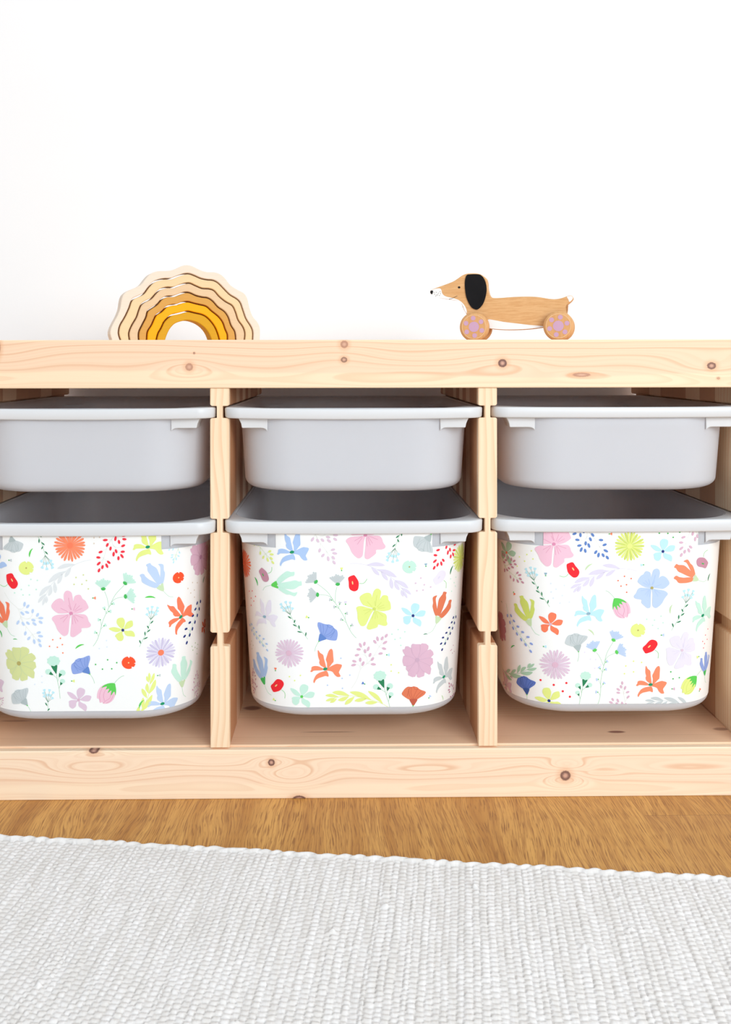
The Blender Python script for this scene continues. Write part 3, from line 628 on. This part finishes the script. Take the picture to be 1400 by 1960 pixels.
A.put('poppy', (720, 353), (800, 328), D5('red', 'cream'), True); A.put('poppy', (277, 950), (322, 1023), D5('red', 'cream')); A.put('hib', (842, 502), (866, 385), dict(A='yellow', B='dyellow', C='dyellow'))
A.put('leaf', (700, 240), (1035, 440), dict(A='lilac'), True); A.ruffle(1047, 258, 41, 'mint'); A.dots('mauve', [(1113, 323), (1083, 353), (1133, 362), (1170, 375), (1090, 397), (1126, 393)], 1.8)
A.put('poppy', (1222, 320), (1258, 382), D5('pale', 'lilac')); A.put('tulip', (1205, 587), (1252, 405), D5('brick', 'sage'), True); A.put('five', (1068, 542), (1085, 470), D5('aqua', 'navy'))
A.put('sprig', (1317, 490), (1235, 742), dict(A='navy'), True); A.dots('mint', [(1285, 328), (1315, 318), (1305, 350), (1290, 400), (1312, 370), (945, 650), (981, 623), (1020, 636), (963, 680), (994, 672), (997, 715)])
A.put('bell', (520, 692), (605, 605), dict(A='mblue', B='dblue'), True); A.daisy(345, 760, 88, 'mauve', 'mauve', 'rose', 25, .19, .1); A.put('lily', (557, 852), (592, 735), D5('orange', 'teal'))
A.put('berry', (709, 965), (915, 655), dict(A='rose', S='lstem')); A.put('peony', (1092, 800), (1092, 706), dict(A='rose', B='dmauve', C='dmauve')); A.put('lily', (1245, 898), (1262, 780), D5('grey', 'teal'))
A.dots('lberry', [(648, 790), (700, 888), (655, 907), (570, 947), (657, 965)]); A.dots('yellow', [(941, 828), (941, 865), (984, 874), (412, 890), (349, 897), (379, 920)])
A.put('tulip', (203, 942), (165, 757), D5('blue', 'green')); A.put('five', (420, 1013), (438, 942), D5('mint', 'lgreen')); A.put('leaf', (975, 1120), (560, 1038), dict(A='yellow'))
A.put('carn', (938, 1100), (872, 866), dict(A='mint', G='dgreen')); A.put('bell', (1067, 1067), (1067, 952), dict(A='brick', B='dbrick')); A.dots('wine', [(1300, 715), (1290, 740), (1305, 750), (1295, 760), (1285, 745)], 1.2)
A.put('berry', (1310, 1090), (1275, 935), dict(A='wine', S='lstem')); A.put('berry', (170, 1060), (140, 850), dict(A='wine', S='lstem')); A.dots('dsage', [(130, 690), (125, 710), (140, 715), (133, 735)], 1.2)
A.finish(tall[1], TALL.zb)
# right box
A = Art(TALL, XO[2], YO[2], 3.043, 940)
A.put('five', (95, 175), (112, 115), D5('leafg', 'dorange')); A.put('hib', (367, 125), (345, -5), dict(A='pink', B='dpink', C='dpink')); A.put('berry', (463, -93), (681, 207), dict(A='berry', S='lstem'), True)
for q in ((697, 66, 'orange', 0), (320, 302, 'slate', -1.6), (138, 412, 'dorange', 1), (882, 247, 'aqua', 3), (315, 722, 'aqua', 0), (1000, 655, 'lberry', 0), (1205, 782, 'yellow', 3), (1062, 968, 'rose', 0), (1215, 975, 'coral', -1), (122, 898, 'rose', 0)): A.tiny(*q)
A.daisy(808, 137, 90, 'yellow', 'dyellow', 'yellow', 26); A.dots('green', [(981, 62), (1031, 63), (1062, 86), (1100, 56), (1048, 869), (1061, 910), (1097, 903)]); A.put('five', (1002, 168), (1010, 95), D5('aqua', 'navy'))
A.put('berry', (1235, -140), (1108, 192), dict(A='rose', S='lstem')); A.put('poppy', (1232, 235), (1262, 160), D5('wine', 'green')); A.put('poppy', (477, 275), (400, 310), D5('red', 'cream'))
for q in ((568, 257, -42, 58, 'sage'), (585, 637, 45, 52, 'sage'), (1048, 503, -78, 56, 'sage'), (1268, 318, -65, 48, 'dgreen'), (130, 722, -35, 44, 'green'), (66, 462, 20, 20, 'dgreen')): A.blade(*q)
A.dots('yellow', [(238, 165), (212, 186), (169, 200), (199, 225), (247, 212), (156, 254), (831, 807), (786, 835), (878, 814), (778, 880), (831, 869)]); A.put('berry', (20, 150), (190, 350), dict(A='wine', S='sage'))
A.put('baby', (343, 491), (253, 337), dict(A='aqua', G='dgreen')); A.put('leaf', (850, 282), (480, 408), dict(A='lilac')); A.put('hib', (938, 380), (968, 268), dict(A='lberry', B='dolive', C='blue'), True)
A.dots('dorange', [(778, 313), (741, 338), (817, 326), (758, 370), (790, 362), (791, 406)]); A.put('tulip', (1205, 337), (1075, 250), D5('orange', 'sage')); A.put('tulip', (232, 602), (180, 428), D5('dyellow', 'sage'))
A.put('lily', (568, 530), (605, 420), D5('aqua', 'slate')); A.put('bud', (722, 440), (772, 557), dict(A='pink', B='dpink', G='lgreen')); A.put('five', (347, 592), (362, 524), D5('coral', 'rose'))
A.put('sprig', (93, 472), (235, 752), dict(A='mblue')); A.put('baby', (1052, 628), (1135, 468), dict(A='aqua', G='dgreen'), True); A.put('lily', (1232, 541), (1243, 425), D5('mint', 'teal'))
A.dots('fblue', [(350, 355), (380, 388), (428, 366), (352, 404), (416, 425), (364, 440), (403, 469), (457, 463)], 1.7); A.dots('mint', [(908, 563), (953, 568), (991, 545), (942, 598), (974, 617), (1003, 583)])
A.ruffle(857, 627, 44, 'yellow'); A.put('bell', (510, 752), (480, 645), dict(A='grey', B='dgrey')); A.put('poppy', (927, 722), (973, 790), D5('red', 'cream')); A.put('hib', (1113, 743), (1140, 637), dict(A='pale', B='mauve', C='lilac'))
A.daisy(375, 828, 92, 'mauve', 'mauve', 'rose', 25, .19, .1); A.put('leaf', (40, 780), (255, 822), dict(A='leafg')); A.put('fan', (620, 1063), (712, 685), dict(A='lberry', G='lgreen')); A.dots('pale', [(547, 755), (608, 755), (580, 795), (611, 797), (641, 829), (605, 848)], 1.7)
A.put('lily', (930, 943), (978, 835), D5('orange', 'teal')); A.dots('red', [(1262, 620), (1248, 655), (1258, 680), (1232, 692), (1243, 705), (1237, 730)], 1.2); A.put('tulip', (1243, 890), (1252, 755), D5('mblue', 'green'))
A.put('bud', (1195, 893), (1132, 1000), dict(A='yellow', B='dyellow', G='lgreen'), True); A.put('bell', (212, 1003), (190, 892), dict(A='royal', B='droyal')); A.dots('red', [(291, 917), (367, 945), (440, 934), (419, 982), (460, 1014)], 2.2)
A.put('five', (340, 1037), (318, 962), D5('yellow', 'navy')); A.put('carn', (513, 1075), (553, 870), dict(A='mint', G='dgreen'), True); A.put('berry', (800, 1230), (765, 930), dict(A='rose', S='lstem')); A.put('leaf', (1190, 1105), (900, 1060), dict(A='grey'))
A.put('peony', (60, 600), (55, 520), dict(A='wine', B='drose', C='drose')); A.put('lily', (90, 945), (92, 858), D5('mauve', 'dgrey'))
A.finish(tall[2], TALL.zb)

# ------------------------------------------------------------------ toy rainbow: six nested wavy arches
def plane_local(px, py, O, al, yl):          # pixel of the outline -> (x, z) in the toy's own frame, on its face y = yl
    R = Matrix.Rotation(al, 3, 'Z'); n = R @ Vector((0, -1, 0)); P0 = O+R @ Vector((0, yl, 0))
    d = ray(px, py); k = (P0-CAM).dot(n)/d.dot(n); q = R.transposed() @ (CAM+d*k-O); return (q.x, q.z)
ZTOP = RT1
RO = Vector((0, 0, 0)); al = math.radians(21)
RO = Vector((CAM.x+(355-660)/F_PX*1.245, .135, ZTOP))
BC = [[(138, 683), (124, 640), (128, 600), (150, 550), (180, 495), (200, 440), (208, 385), (222, 340), (255, 308), (310, 285), (360, 258), (400, 208), (435, 174), (490, 156), (570, 153), (620, 140), (670, 117), (710, 109), (755, 118), (820, 150), (870, 163), (920, 164), (960, 175), (1000, 205), (1045, 262), (1100, 298), (1150, 325), (1175, 365), (1190, 430), (1215, 500), (1255, 550), (1272, 600), (1270, 683)],
 [(203, 683), (188, 630), (200, 570), (235, 510), (268, 440), (285, 390), (305, 365), (350, 345), (385, 325), (410, 290), (450, 245), (490, 225), (540, 215), (590, 214), (640, 195), (690, 178), (730, 176), (770, 190), (820, 212), (870, 222), (910, 225), (950, 245), (990, 285), (1040, 335), (1090, 365), (1120, 395), (1140, 450), (1165, 520), (1200, 575), (1217, 620), (1216, 683)],
 [(273, 683), (267, 630), (290, 570), (325, 510), (345, 450), (365, 410), (400, 385), (440, 365), (475, 325), (510, 295), (560, 280), (610, 281), (660, 262), (700, 250), (735, 248), (780, 268), (830, 288), (880, 291), (920, 305), (960, 350), (1010, 390), (1060, 420), (1085, 470), (1105, 530), (1140, 580), (1157, 630), (1153, 683)],
 [(343, 683), (343, 625), (370, 565), (398, 510), (410, 465), (440, 440), (485, 410), (520, 370), (560, 350), (610, 348), (650, 335), (690, 320), (730, 320), (780, 342), (830, 355), (870, 360), (910, 385), (950, 430), (1000, 465), (1030, 510), (1050, 570), (1080, 620), (1087, 683)],
 [(404, 683), (410, 620), (440, 570), (462, 520), (480, 490), (520, 465), (555, 430), (595, 415), (640, 410), (680, 395), (720, 390), (760, 400), (810, 412), (860, 425), (900, 460), (950, 500), (985, 545), (1005, 600), (1022, 640), (1023, 683)],
 [(478, 683), (490, 635), (515, 590), (540, 540), (590, 495), (640, 482), (690, 470), (720, 463), (770, 475), (820, 486), (860, 505), (900, 545), (930, 590), (950, 640), (962, 683)],
 [(545, 683), (560, 640), (580, 600), (610, 565), (640, 548), (680, 537), (710, 531), (750, 535), (800, 553), (845, 585), (880, 630), (902, 683)]]
curves = []
for k, B in enumerate(BC):
    q = [plane_local(180+x/4, 480+y/4, RO, al, -.0125) for x, y in B]
    q = catmull(q, 4, False); q = [(q[0][0], .0)]+[p for p in q if p[1] > .001]+[(q[-1][0], .0)]
    curves.append(q)
def inset(q, d):
    out = []
    n = len(q)
    for i, (x, z) in enumerate(q):
        a = q[max(i-1, 0)]; b = q[min(i+1, n-1)]; tx, tz = b[0]-a[0], b[1]-a[1]; L = math.hypot(tx, tz) or 1
        nx, nz = tz/L, -tx/L                     # points inward for a left-to-right arch
        out.append((x+nx*d, max(0, z+nz*d) if 0 < i < n-1 else 0.0))
    return out
acol = [('cream', (233, 217, 199), 'outermost, pale cream arch of the toy rainbow, largest of the six'), ('pale_yellow', (232, 204, 160), 'pale straw-yellow wooden arch just inside the cream outermost arch of the rainbow'),
        ('sand', (224, 194, 156), 'pinkish sand wooden arch, third from the outside of the rainbow'), ('ochre', (211, 157, 78), 'ochre brown-yellow wooden arch outside the bright yellow one of the rainbow'),
        ('bright_yellow', (246, 172, 8), 'bright sunflower-yellow wooden arch of the rainbow, second smallest'), ('mustard', (212, 157, 26), 'small mustard wooden arch, innermost of the rainbow around the opening')]
for k, (nm, c, lab) in enumerate(acol):
    t = NT('painted_wood_'+nm, .6, .2); p, (X, Y, Z) = t.pos()
    g = t.noise(t.vec(t.math('MULTIPLY', X, 60), t.math('MULTIPLY', Y, 60), t.math('MULTIPLY', Z, 500)), 1, 3)
    cl = s2l(c); t.col(t.mix(g, tuple(v*.93 for v in cl), tuple(min(1, v*1.05) for v in cl)))
    bm = bmesh.new(); out = inset(curves[k], .0009 if k else 0); inn = inset(curves[k+1], -.0009) if k < 5 else curves[6]
    M = 96
    def resamp(q):
        L = [0]
        for i in range(1, len(q)): L.append(L[-1]+math.dist(q[i], q[i-1]))
        r = []; j = 0
        for i in range(M+1):
            s_ = L[-1]*i/M
            while j < len(q)-2 and L[j+1] < s_: j += 1
            f = (s_-L[j])/max(1e-9, L[j+1]-L[j]); r.append((q[j][0]+(q[j+1][0]-q[j][0])*f, q[j][1]+(q[j+1][1]-q[j][1])*f))
        return r
    O_, I_ = resamp(out), resamp(inn)
    e = .0009; rings_ = []
    for (yy_, f) in ((-.0125, 1), (-.0125+e, 0), (.0125-e, 0), (.0125, 1)):
        rings_.append(([bm.verts.new((o_[0]+(i_[0]-o_[0])*.08*f, yy_, o_[1]+(i_[1]-o_[1])*.08*f)) for o_, i_ in zip(O_, I_)],
                       [bm.verts.new((i_[0]-(i_[0]-o_[0])*.08*f, yy_, i_[1]-(i_[1]-o_[1])*.08*f)) for o_, i_ in zip(O_, I_)]))
    for r0, r1 in zip(rings_[:-1], rings_[1:]):
        for i in range(M):
            bm.faces.new((r0[0][i], r0[0][i+1], r1[0][i+1], r1[0][i])); bm.faces.new((r0[1][i], r0[1][i+1], r1[1][i+1], r1[1][i]))
        for i in (0, M): bm.faces.new((r0[0][i], r0[1][i], r1[1][i], r1[0][i]))
    for r in (rings_[0], rings_[-1]):
        for i in range(M): bm.faces.new((r[0][i], r[0][i+1], r[1][i+1], r[1][i]))
    o = from_bm('rainbow_arch', bm, t.m); o.location = RO; o.rotation_euler = (0, 0, al)
    o['label'] = lab; o['category'] = 'toy'; o['group'] = 'arches of the stacking rainbow'

# ------------------------------------------------------------------ toy dachshund on wheels
t = NT('beech_wood', .5, .25); p, (X, Y, Z) = t.pos()
g = t.noise(t.vec(t.math('MULTIPLY', X, 70), t.math('MULTIPLY', Y, 300), t.math('MULTIPLY', Z, 700)), 1, 4, .6)
g2 = t.noise(t.vec(t.math('MULTIPLY', X, 12), 0.0, t.math('MULTIPLY', Z, 120)), 1, 2)
c = t.mix(t.smooth(g, .35, .65), s2l((212, 163, 110)), s2l((226, 182, 130))); c = t.mix(t.math('MULTIPLY', g2, .35), c, s2l((208, 150, 92))); t.col(c); beech = t.m
t = NT('wheel_wood', .45, .3); p, (X, Y, Z) = t.pos()
g = t.noise(t.vec(t.math('MULTIPLY', X, 500), t.math('MULTIPLY', Y, 60), t.math('MULTIPLY', Z, 60)), 1, 4, .6)
c = t.mix(t.smooth(g, .3, .7), s2l((206, 154, 100)), s2l((216, 166, 112))); t.col(c); wheelwood = t.m
wpaint = flat('white_toy_paint', s2l((240, 240, 240)), .5); bpaint = flat('black_toy_paint', s2l((28, 27, 28)), .7, .2); felt = flat('black_felt', s2l((30, 30, 32)), .95, .05, .3)
palewood = flat('pale_edge_wood', s2l((236, 202, 160)))
lpaint = flat('lilac_toy_paint', s2l((198, 160, 188)), .6, .2, .05)
da = math.radians(-15.5); DO = Vector((CAM.x+(968-660)/F_PX*1.225, .115, ZTOP))
def dp(x, y, yl): return plane_local(800+x/4.375, 500+y/4.375, DO, da, yl)
dog = thing('pull_along_dog', 'wooden toy dachshund on four wheels with a long black ear, on top of the frame', 'toy', DO); dog.rotation_euler = (0, 0, da)
BF = -.0085
outl = [(103, 258), (106, 246), (118, 237), (160, 220), (230, 195), (290, 172), (330, 148), (370, 120), (410, 104), (460, 100), (510, 104), (545, 120), (572, 145), (582, 180), (585, 225), (595, 270), (610, 295), (635, 307), (700, 306), (780, 300), (870, 296), (960, 296), (1030, 302), (1100, 314), (1150, 317), (1190, 312), (1230, 300), (1265, 288),
        (1290, 288), (1303, 303), (1300, 320), (1280, 342), (1255, 365), (1248, 390), (1252, 430), (1258, 480), (1230, 525), (1150, 545), (1040, 556), (960, 566), (860, 573), (760, 575), (680, 572), (600, 564), (520, 540), (455, 500), (415, 455), (400, 430), (385, 405), (372, 370), (358, 345), (330, 328), (280, 319), (220, 311), (165, 301), (125, 288), (106, 272)]
fo = catmull(outl, 3)
fp = [dp(x, y, BF) for x, y in fo]
bm = bmesh.new()
cen = Vector((sum(p[0] for p in fp)/len(fp), sum(p[1] for p in fp)/len(fp)))
def off2(q, d):
    n = len(q); out = []
    for i in range(n):
        a, b = q[i-1], q[(i+1) % n]; tx, tz = b[0]-a[0], b[1]-a[1]; L = math.hypot(tx, tz) or 1; out.append((q[i][0]+tz/L*-d, q[i][1]+tx/L*d))
    return out
ar = sum(fp[i-1][0]*fp[i][1]-fp[i][0]*fp[i-1][1] for i in range(len(fp)))
sg = 1 if ar > 0 else -1
ins = off2(fp, .0009*sg)
lay = [(ins, BF), (fp, BF+.0009), (fp, -BF-.0009), (ins, -BF)]
V = [[bm.verts.new((x, y, z)) for x, z in q] for q, y in lay]
for a, b in zip(V[:-1], V[1:]):
    for i in range(len(a)): bm.faces.new((a[i-1], a[i], b[i], b[i-1]))
bmesh.ops.triangulate(bm, faces=[bm.faces.new(V[0]), bm.faces.new(V[-1])])
bmesh.ops.recalc_face_normals(bm, faces=bm.faces)
def decal(bm, pts, yl, mi, sm=True, depth=None):
    q = [dp(x, y, yl) for x, y in (catmull(pts, 3) if sm else pts)]
    f = bm.faces.new([bm.verts.new((x, yl, z)) for x, z in q]); f.material_index = mi; f.normal_update()
    if f.normal.y > 0: f.normal_flip()
    bmesh.ops.triangulate(bm, faces=[f])
f1 = BF-.00015; f2 = BF-.0003
decal(bm, [(106, 258), (110, 246), (120, 240), (150, 230), (183, 227), (198, 240), (203, 262), (215, 282), (240, 296), (270, 303), (305, 311), (335, 322), (360, 336), (385, 360), (402, 388), (411, 415), (410, 436), (400, 425), (388, 403), (376, 370), (360, 347), (332, 330), (280, 321), (220, 313), (165, 303), (127, 290), (108, 272)], f1, 1)
decal(bm, [(585, 490), (640, 493), (720, 508), (830, 521), (930, 533), (1045, 543), (1045, 553), (960, 563), (860, 570), (760, 572), (680, 569), (600, 561), (560, 545)], f1, 1)
decal(bm, [(1250, 298), (1266, 292), (1288, 291), (1299, 303), (1297, 317), (1284, 332), (1270, 340), (1262, 320)], f1, 1)
decal(bm, [(104, 258), (110, 247), (120, 245), (129, 248), (127, 262), (122, 275), (112, 274)], f2, 2)
decal(bm, [(347+11*math.cos(a*.6), 219+9*math.sin(a*.6)) for a in range(10)], f2, 2, False)
for x, y in ((137, 262), (155, 260), (142, 277), (158, 283), (152, 291), (172, 268), (187, 256), (190, 272), (183, 287), (168, 282), (378, 382)):
    decal(bm, [(x+3*math.cos(a), y+3*math.sin(a)) for a in range(6)], f2, 2, False)
mq = catmull([(262, 318), (300, 306), (331, 290)], 4, False)
decal(bm, [(x, y-1.6) for x, y in mq]+[(x, y+1.6) for x, y in mq[::-1]], f2, 2, False)
from_bm('body', bm, [beech, wpaint, bpaint], dog, False, False)
ear = catmull([(410, 118), (440, 110), (500, 109), (530, 117), (555, 145), (572, 190), (577, 240), (570, 290), (555, 340), (535, 375), (505, 402), (480, 403), (450, 385), (425, 345), (405, 290), (396, 220), (396, 165)], 3)
bm = bmesh.new(); ep = [dp(x, y, BF-.001) for x, y in ear]; prism(bm, ep, BF-.0014, BF-.0002); o = from_bm('ear', bm, felt, dog); o['label'] = 'black felt ear'
bm = bmesh.new(); prism(bm, ep, -BF+.0002, -BF+.0014); o = from_bm('ear', bm, felt, dog)
WR, WT = .0187, .0120
for (wx, wy) in ((471, 545), (1178, 541)):
    cx, _z = dp(wx, wy, BF-.0145)
    for sgn in (-1, 1):
        bm = bmesh.new(); N = 64
        prof = [(0, 0), (.80*WR, 0), (.86*WR, .0004), (.95*WR, .0018), (.99*WR, .0035), (WR, .0055), (WR, WT-.003), (.97*WR, WT-.0008), (.9*WR, WT), (0, WT)]
        rows = []
        for r_, d_ in prof:
            y_ = sgn*(-BF+.0148-d_) if True else 0
            if r_ == 0: rows.append([bm.verts.new((0, y_, 0))])
            else: rows.append([bm.verts.new((r_*math.cos(2*math.pi*k/N), y_, r_*math.sin(2*math.pi*k/N))) for k in range(N)])
        for a, b in zip(rows[:-1], rows[1:]):
            for k in range(N):
                if len(a) == 1: bm.faces.new((a[0], b[k], b[(k+1) % N]))
                elif len(b) == 1: bm.faces.new((a[k], a[(k+1) % N], b[0]))
                else: bm.faces.new((a[k], a[(k+1) % N], b[(k+1) % N], b[k]))
        bmesh.ops.recalc_face_normals(bm, faces=bm.faces)
        rv = [[bm.verts.new((q*math.cos(2*math.pi*k/N), sgn*(-BF+.0148+.00012), q*math.sin(2*math.pi*k/N))) for k in range(N)] for q in (.785*WR, .81*WR)]
        for k in range(N):
            f = bm.faces.new((rv[0][k], rv[0][(k+1) % N], rv[1][(k+1) % N], rv[1][k])); f.material_index = 2; f.normal_update()
            if f.normal.y*sgn < 0: f.normal_flip()
        ph = math.radians(20 if wx < 900 else 2); yd = sgn*(-BF+.0148+.00015)
        for (r0, a0, rr_) in [(0, 0, .0066)]+[(.0110, math.radians(60*k+15)+ph, .0030) for k in range(6)]:
            f = bm.faces.new([bm.verts.new((r0*math.cos(a0)+rr_*math.cos(k*math.pi/10), yd, r0*math.sin(a0)+rr_*math.sin(k*math.pi/10))) for k in range(20)]); f.material_index = 1; f.normal_update()
            if f.normal.y*sgn < 0: f.normal_flip()
        o = from_bm('wheel', bm, [wheelwood, lpaint, palewood], dog, False, False); o.location = (cx, 0, WR)
    bm = bmesh.new(); bmesh.ops.create_cone(bm, segments=20, radius1=.003, radius2=.003, depth=.0250, cap_ends=True, matrix=Matrix.Translation((cx, 0, WR)) @ Matrix.Rotation(math.pi/2, 4, 'X'))
    from_bm('axle', bm, wheelwood, dog)

# ------------------------------------------------------------------ woven rag rug
def rug():
    th = math.radians(-7.3); P0 = Vector((-.365, -.094, 0)); P1 = Vector((.371, -.188, 0)); th = math.atan2(P1.y-P0.y, P1.x-P0.x)
    ds = .00105; U0, U1, VL = -.66, .62, .46
    U = np.arange(U0, U1, ds); Vv = np.arange(0, VL, ds)
    rng = np.random.default_rng(3)
    # weft columns of uneven width
    edges = [U0-.01]
    while edges[-1] < U1+.02: edges.append(edges[-1]+rng.uniform(.0054, .0080)*(1 if rng.random() > .12 else .6))
    edges = np.array(edges); ncol = len(edges)
    UU, VV = np.meshgrid(U, Vv, indexing='xy')
    def sm(X, Y, sx, sy, seed):
        r = np.random.default_rng(seed); acc = np.zeros_like(X)
        for _ in range(7):
            a, b, ph = r.normal()*sx, r.normal()*sy, r.uniform(0, 6.28); acc += np.sin(X*a+Y*b+ph)
        return acc/3.7
    uw = UU+.0011*sm(UU, VV, 60, 45, 1)+.0004*sm(UU, VV, 300, 200, 9)
    vw = VV+.0009*sm(UU, VV, 50, 60, 2)+.0004*sm(UU, VV, 260, 260, 5)
    ci = np.clip(np.searchsorted(edges, uw)-1, 0, ncol-2)
    a = (uw-edges[ci])/(edges[ci+1]-edges[ci])
    wv = .0064
    vv = vw/wv+.5*(ci % 2)+rng.uniform(-.08, .08, ncol)[ci]
    rj = np.floor(vv); b = vv-rj
    rid = (ci*7919+rj.astype(int)*104729) % 4096
    rh = rng.uniform(.75, 1.15, 4096)[rid]; tilt = rng.uniform(-.25, .25, 4096)[rid]
    bu = .25+.75*np.clip(1-np.abs(2*a-1)**4, 0, 1)**.5; bv = np.clip(1-np.abs(2*b-1+tilt*(a-.5)+.25*(2*a-1)**2)**2.0, 0, 1)**.5
    h = .0024*bu*bv*rh*rng.uniform(.8, 1.12, ncol)[ci]
    h += .0005*sm(UU, VV, 130, 30, 4)+.0006*sm(UU, VV, 25, 20, 8)
    h += .00012*np.sin(uw*5200+rng.uniform(0, 6, 4096)[rid])*bu*bv
    # corded selvedge along the near-shelf edge
    sel = VV < .0062
    c = (UU+VV*1.6)/.0165+.6*sm(UU, 0*VV, 40, 1, 12); cf = c-np.floor(c)
    prof = np.sqrt(np.clip(1-((VV-.0031)/.0034)**2, 0, 1))
    hs = prof*(.0024+.0022*np.sqrt(np.clip(np.sin(np.pi*cf), 0, 1)))
    h = np.where(sel, hs, h)
    # stray tufts
    for (pu, pv, r, am) in [(rng.uniform(-.36, .36), rng.uniform(.03, .3), rng.uniform(.0012, .0024), rng.uniform(.002, .004)) for _ in range(18)]:
        d2 = ((UU-pu)/(r*1.6))**2+((VV-pv)/r)**2; h += am*np.exp(-d2*d2)
    base = .0030
    e = np.array([.0006*math.sin(x*130+2)+.0009*math.sin(x*41)+.0006*math.sin(x*377) for x in U])
    Vs = VV-(e[None, :]+.0014*np.sqrt(np.clip(np.sin(np.pi*cf[0]), 0, 1))[None, :])*np.clip(1-VV/.03, 0, 1)
    cs, sn = math.cos(th), math.sin(th)
    # u runs along the edge, v away from the shelf
    X = P0.x+.368*cs+UU*cs+Vs*sn; Y = P0.y+.368*sn+UU*sn-Vs*cs
    Zz = base+h; n1, n0 = UU.shape
    X = np.vstack([X[:1], X]); Y = np.vstack([Y[:1], Y]); Zz = np.vstack([np.zeros((1, n0))+.0002, Zz]); n1 += 1
    co = np.stack([X, Y, Zz], -1).reshape(-1, 3)
    me = bpy.data.meshes.new('woven_rug')
    idx = (np.arange(n1-1)[:, None]*n0+np.arange(n0-1)[None, :]).reshape(-1)
    q = np.stack([idx, idx+n0, idx+n0+1, idx+1], -1)
    me.vertices.add(len(co)); me.vertices.foreach_set('co', co.astype(np.float32).ravel())
    me.loops.add(q.size); me.loops.foreach_set('vertex_index', q.astype(np.int32).ravel())
    me.polygons.add(len(q)); me.polygons.foreach_set('loop_start', np.arange(0, q.size, 4, dtype=np.int32))
    me.polygons.foreach_set('use_smooth', np.ones(len(q), bool)); me.update(calc_edges=True); me.validate()
    if me.polygons[len(q)//2].normal.z < 0: me.flip_normals()
    t = NT('rug_cotton', .9, .1); p, (X_, Y_, Z_) = t.pos()
    wn = t.noise(t.vec(t.math('MULTIPLY', X_, 140), t.math('MULTIPLY', Y_, 14), 0.0), 1, 3, .6)
    c = t.mix(t.smooth(wn, .35, .65), s2l((221, 216, 211)), s2l((231, 227, 224)))
    c = t.mix(t.math('MULTIPLY', t.smooth(t.noise(p, 420, 2), .5, .75), .25), c, s2l((214, 205, 201)))
    t.col(c); t.b.inputs['Sheen Weight'].default_value = .0
    me.materials.append(t.m)
    o = link('woven_rug', me); o['label'] = 'off-white woven rag rug lying on the oak floor in front of the frame'; o['category'] = 'rug'
rug()
bpy.context.view_layer.update()
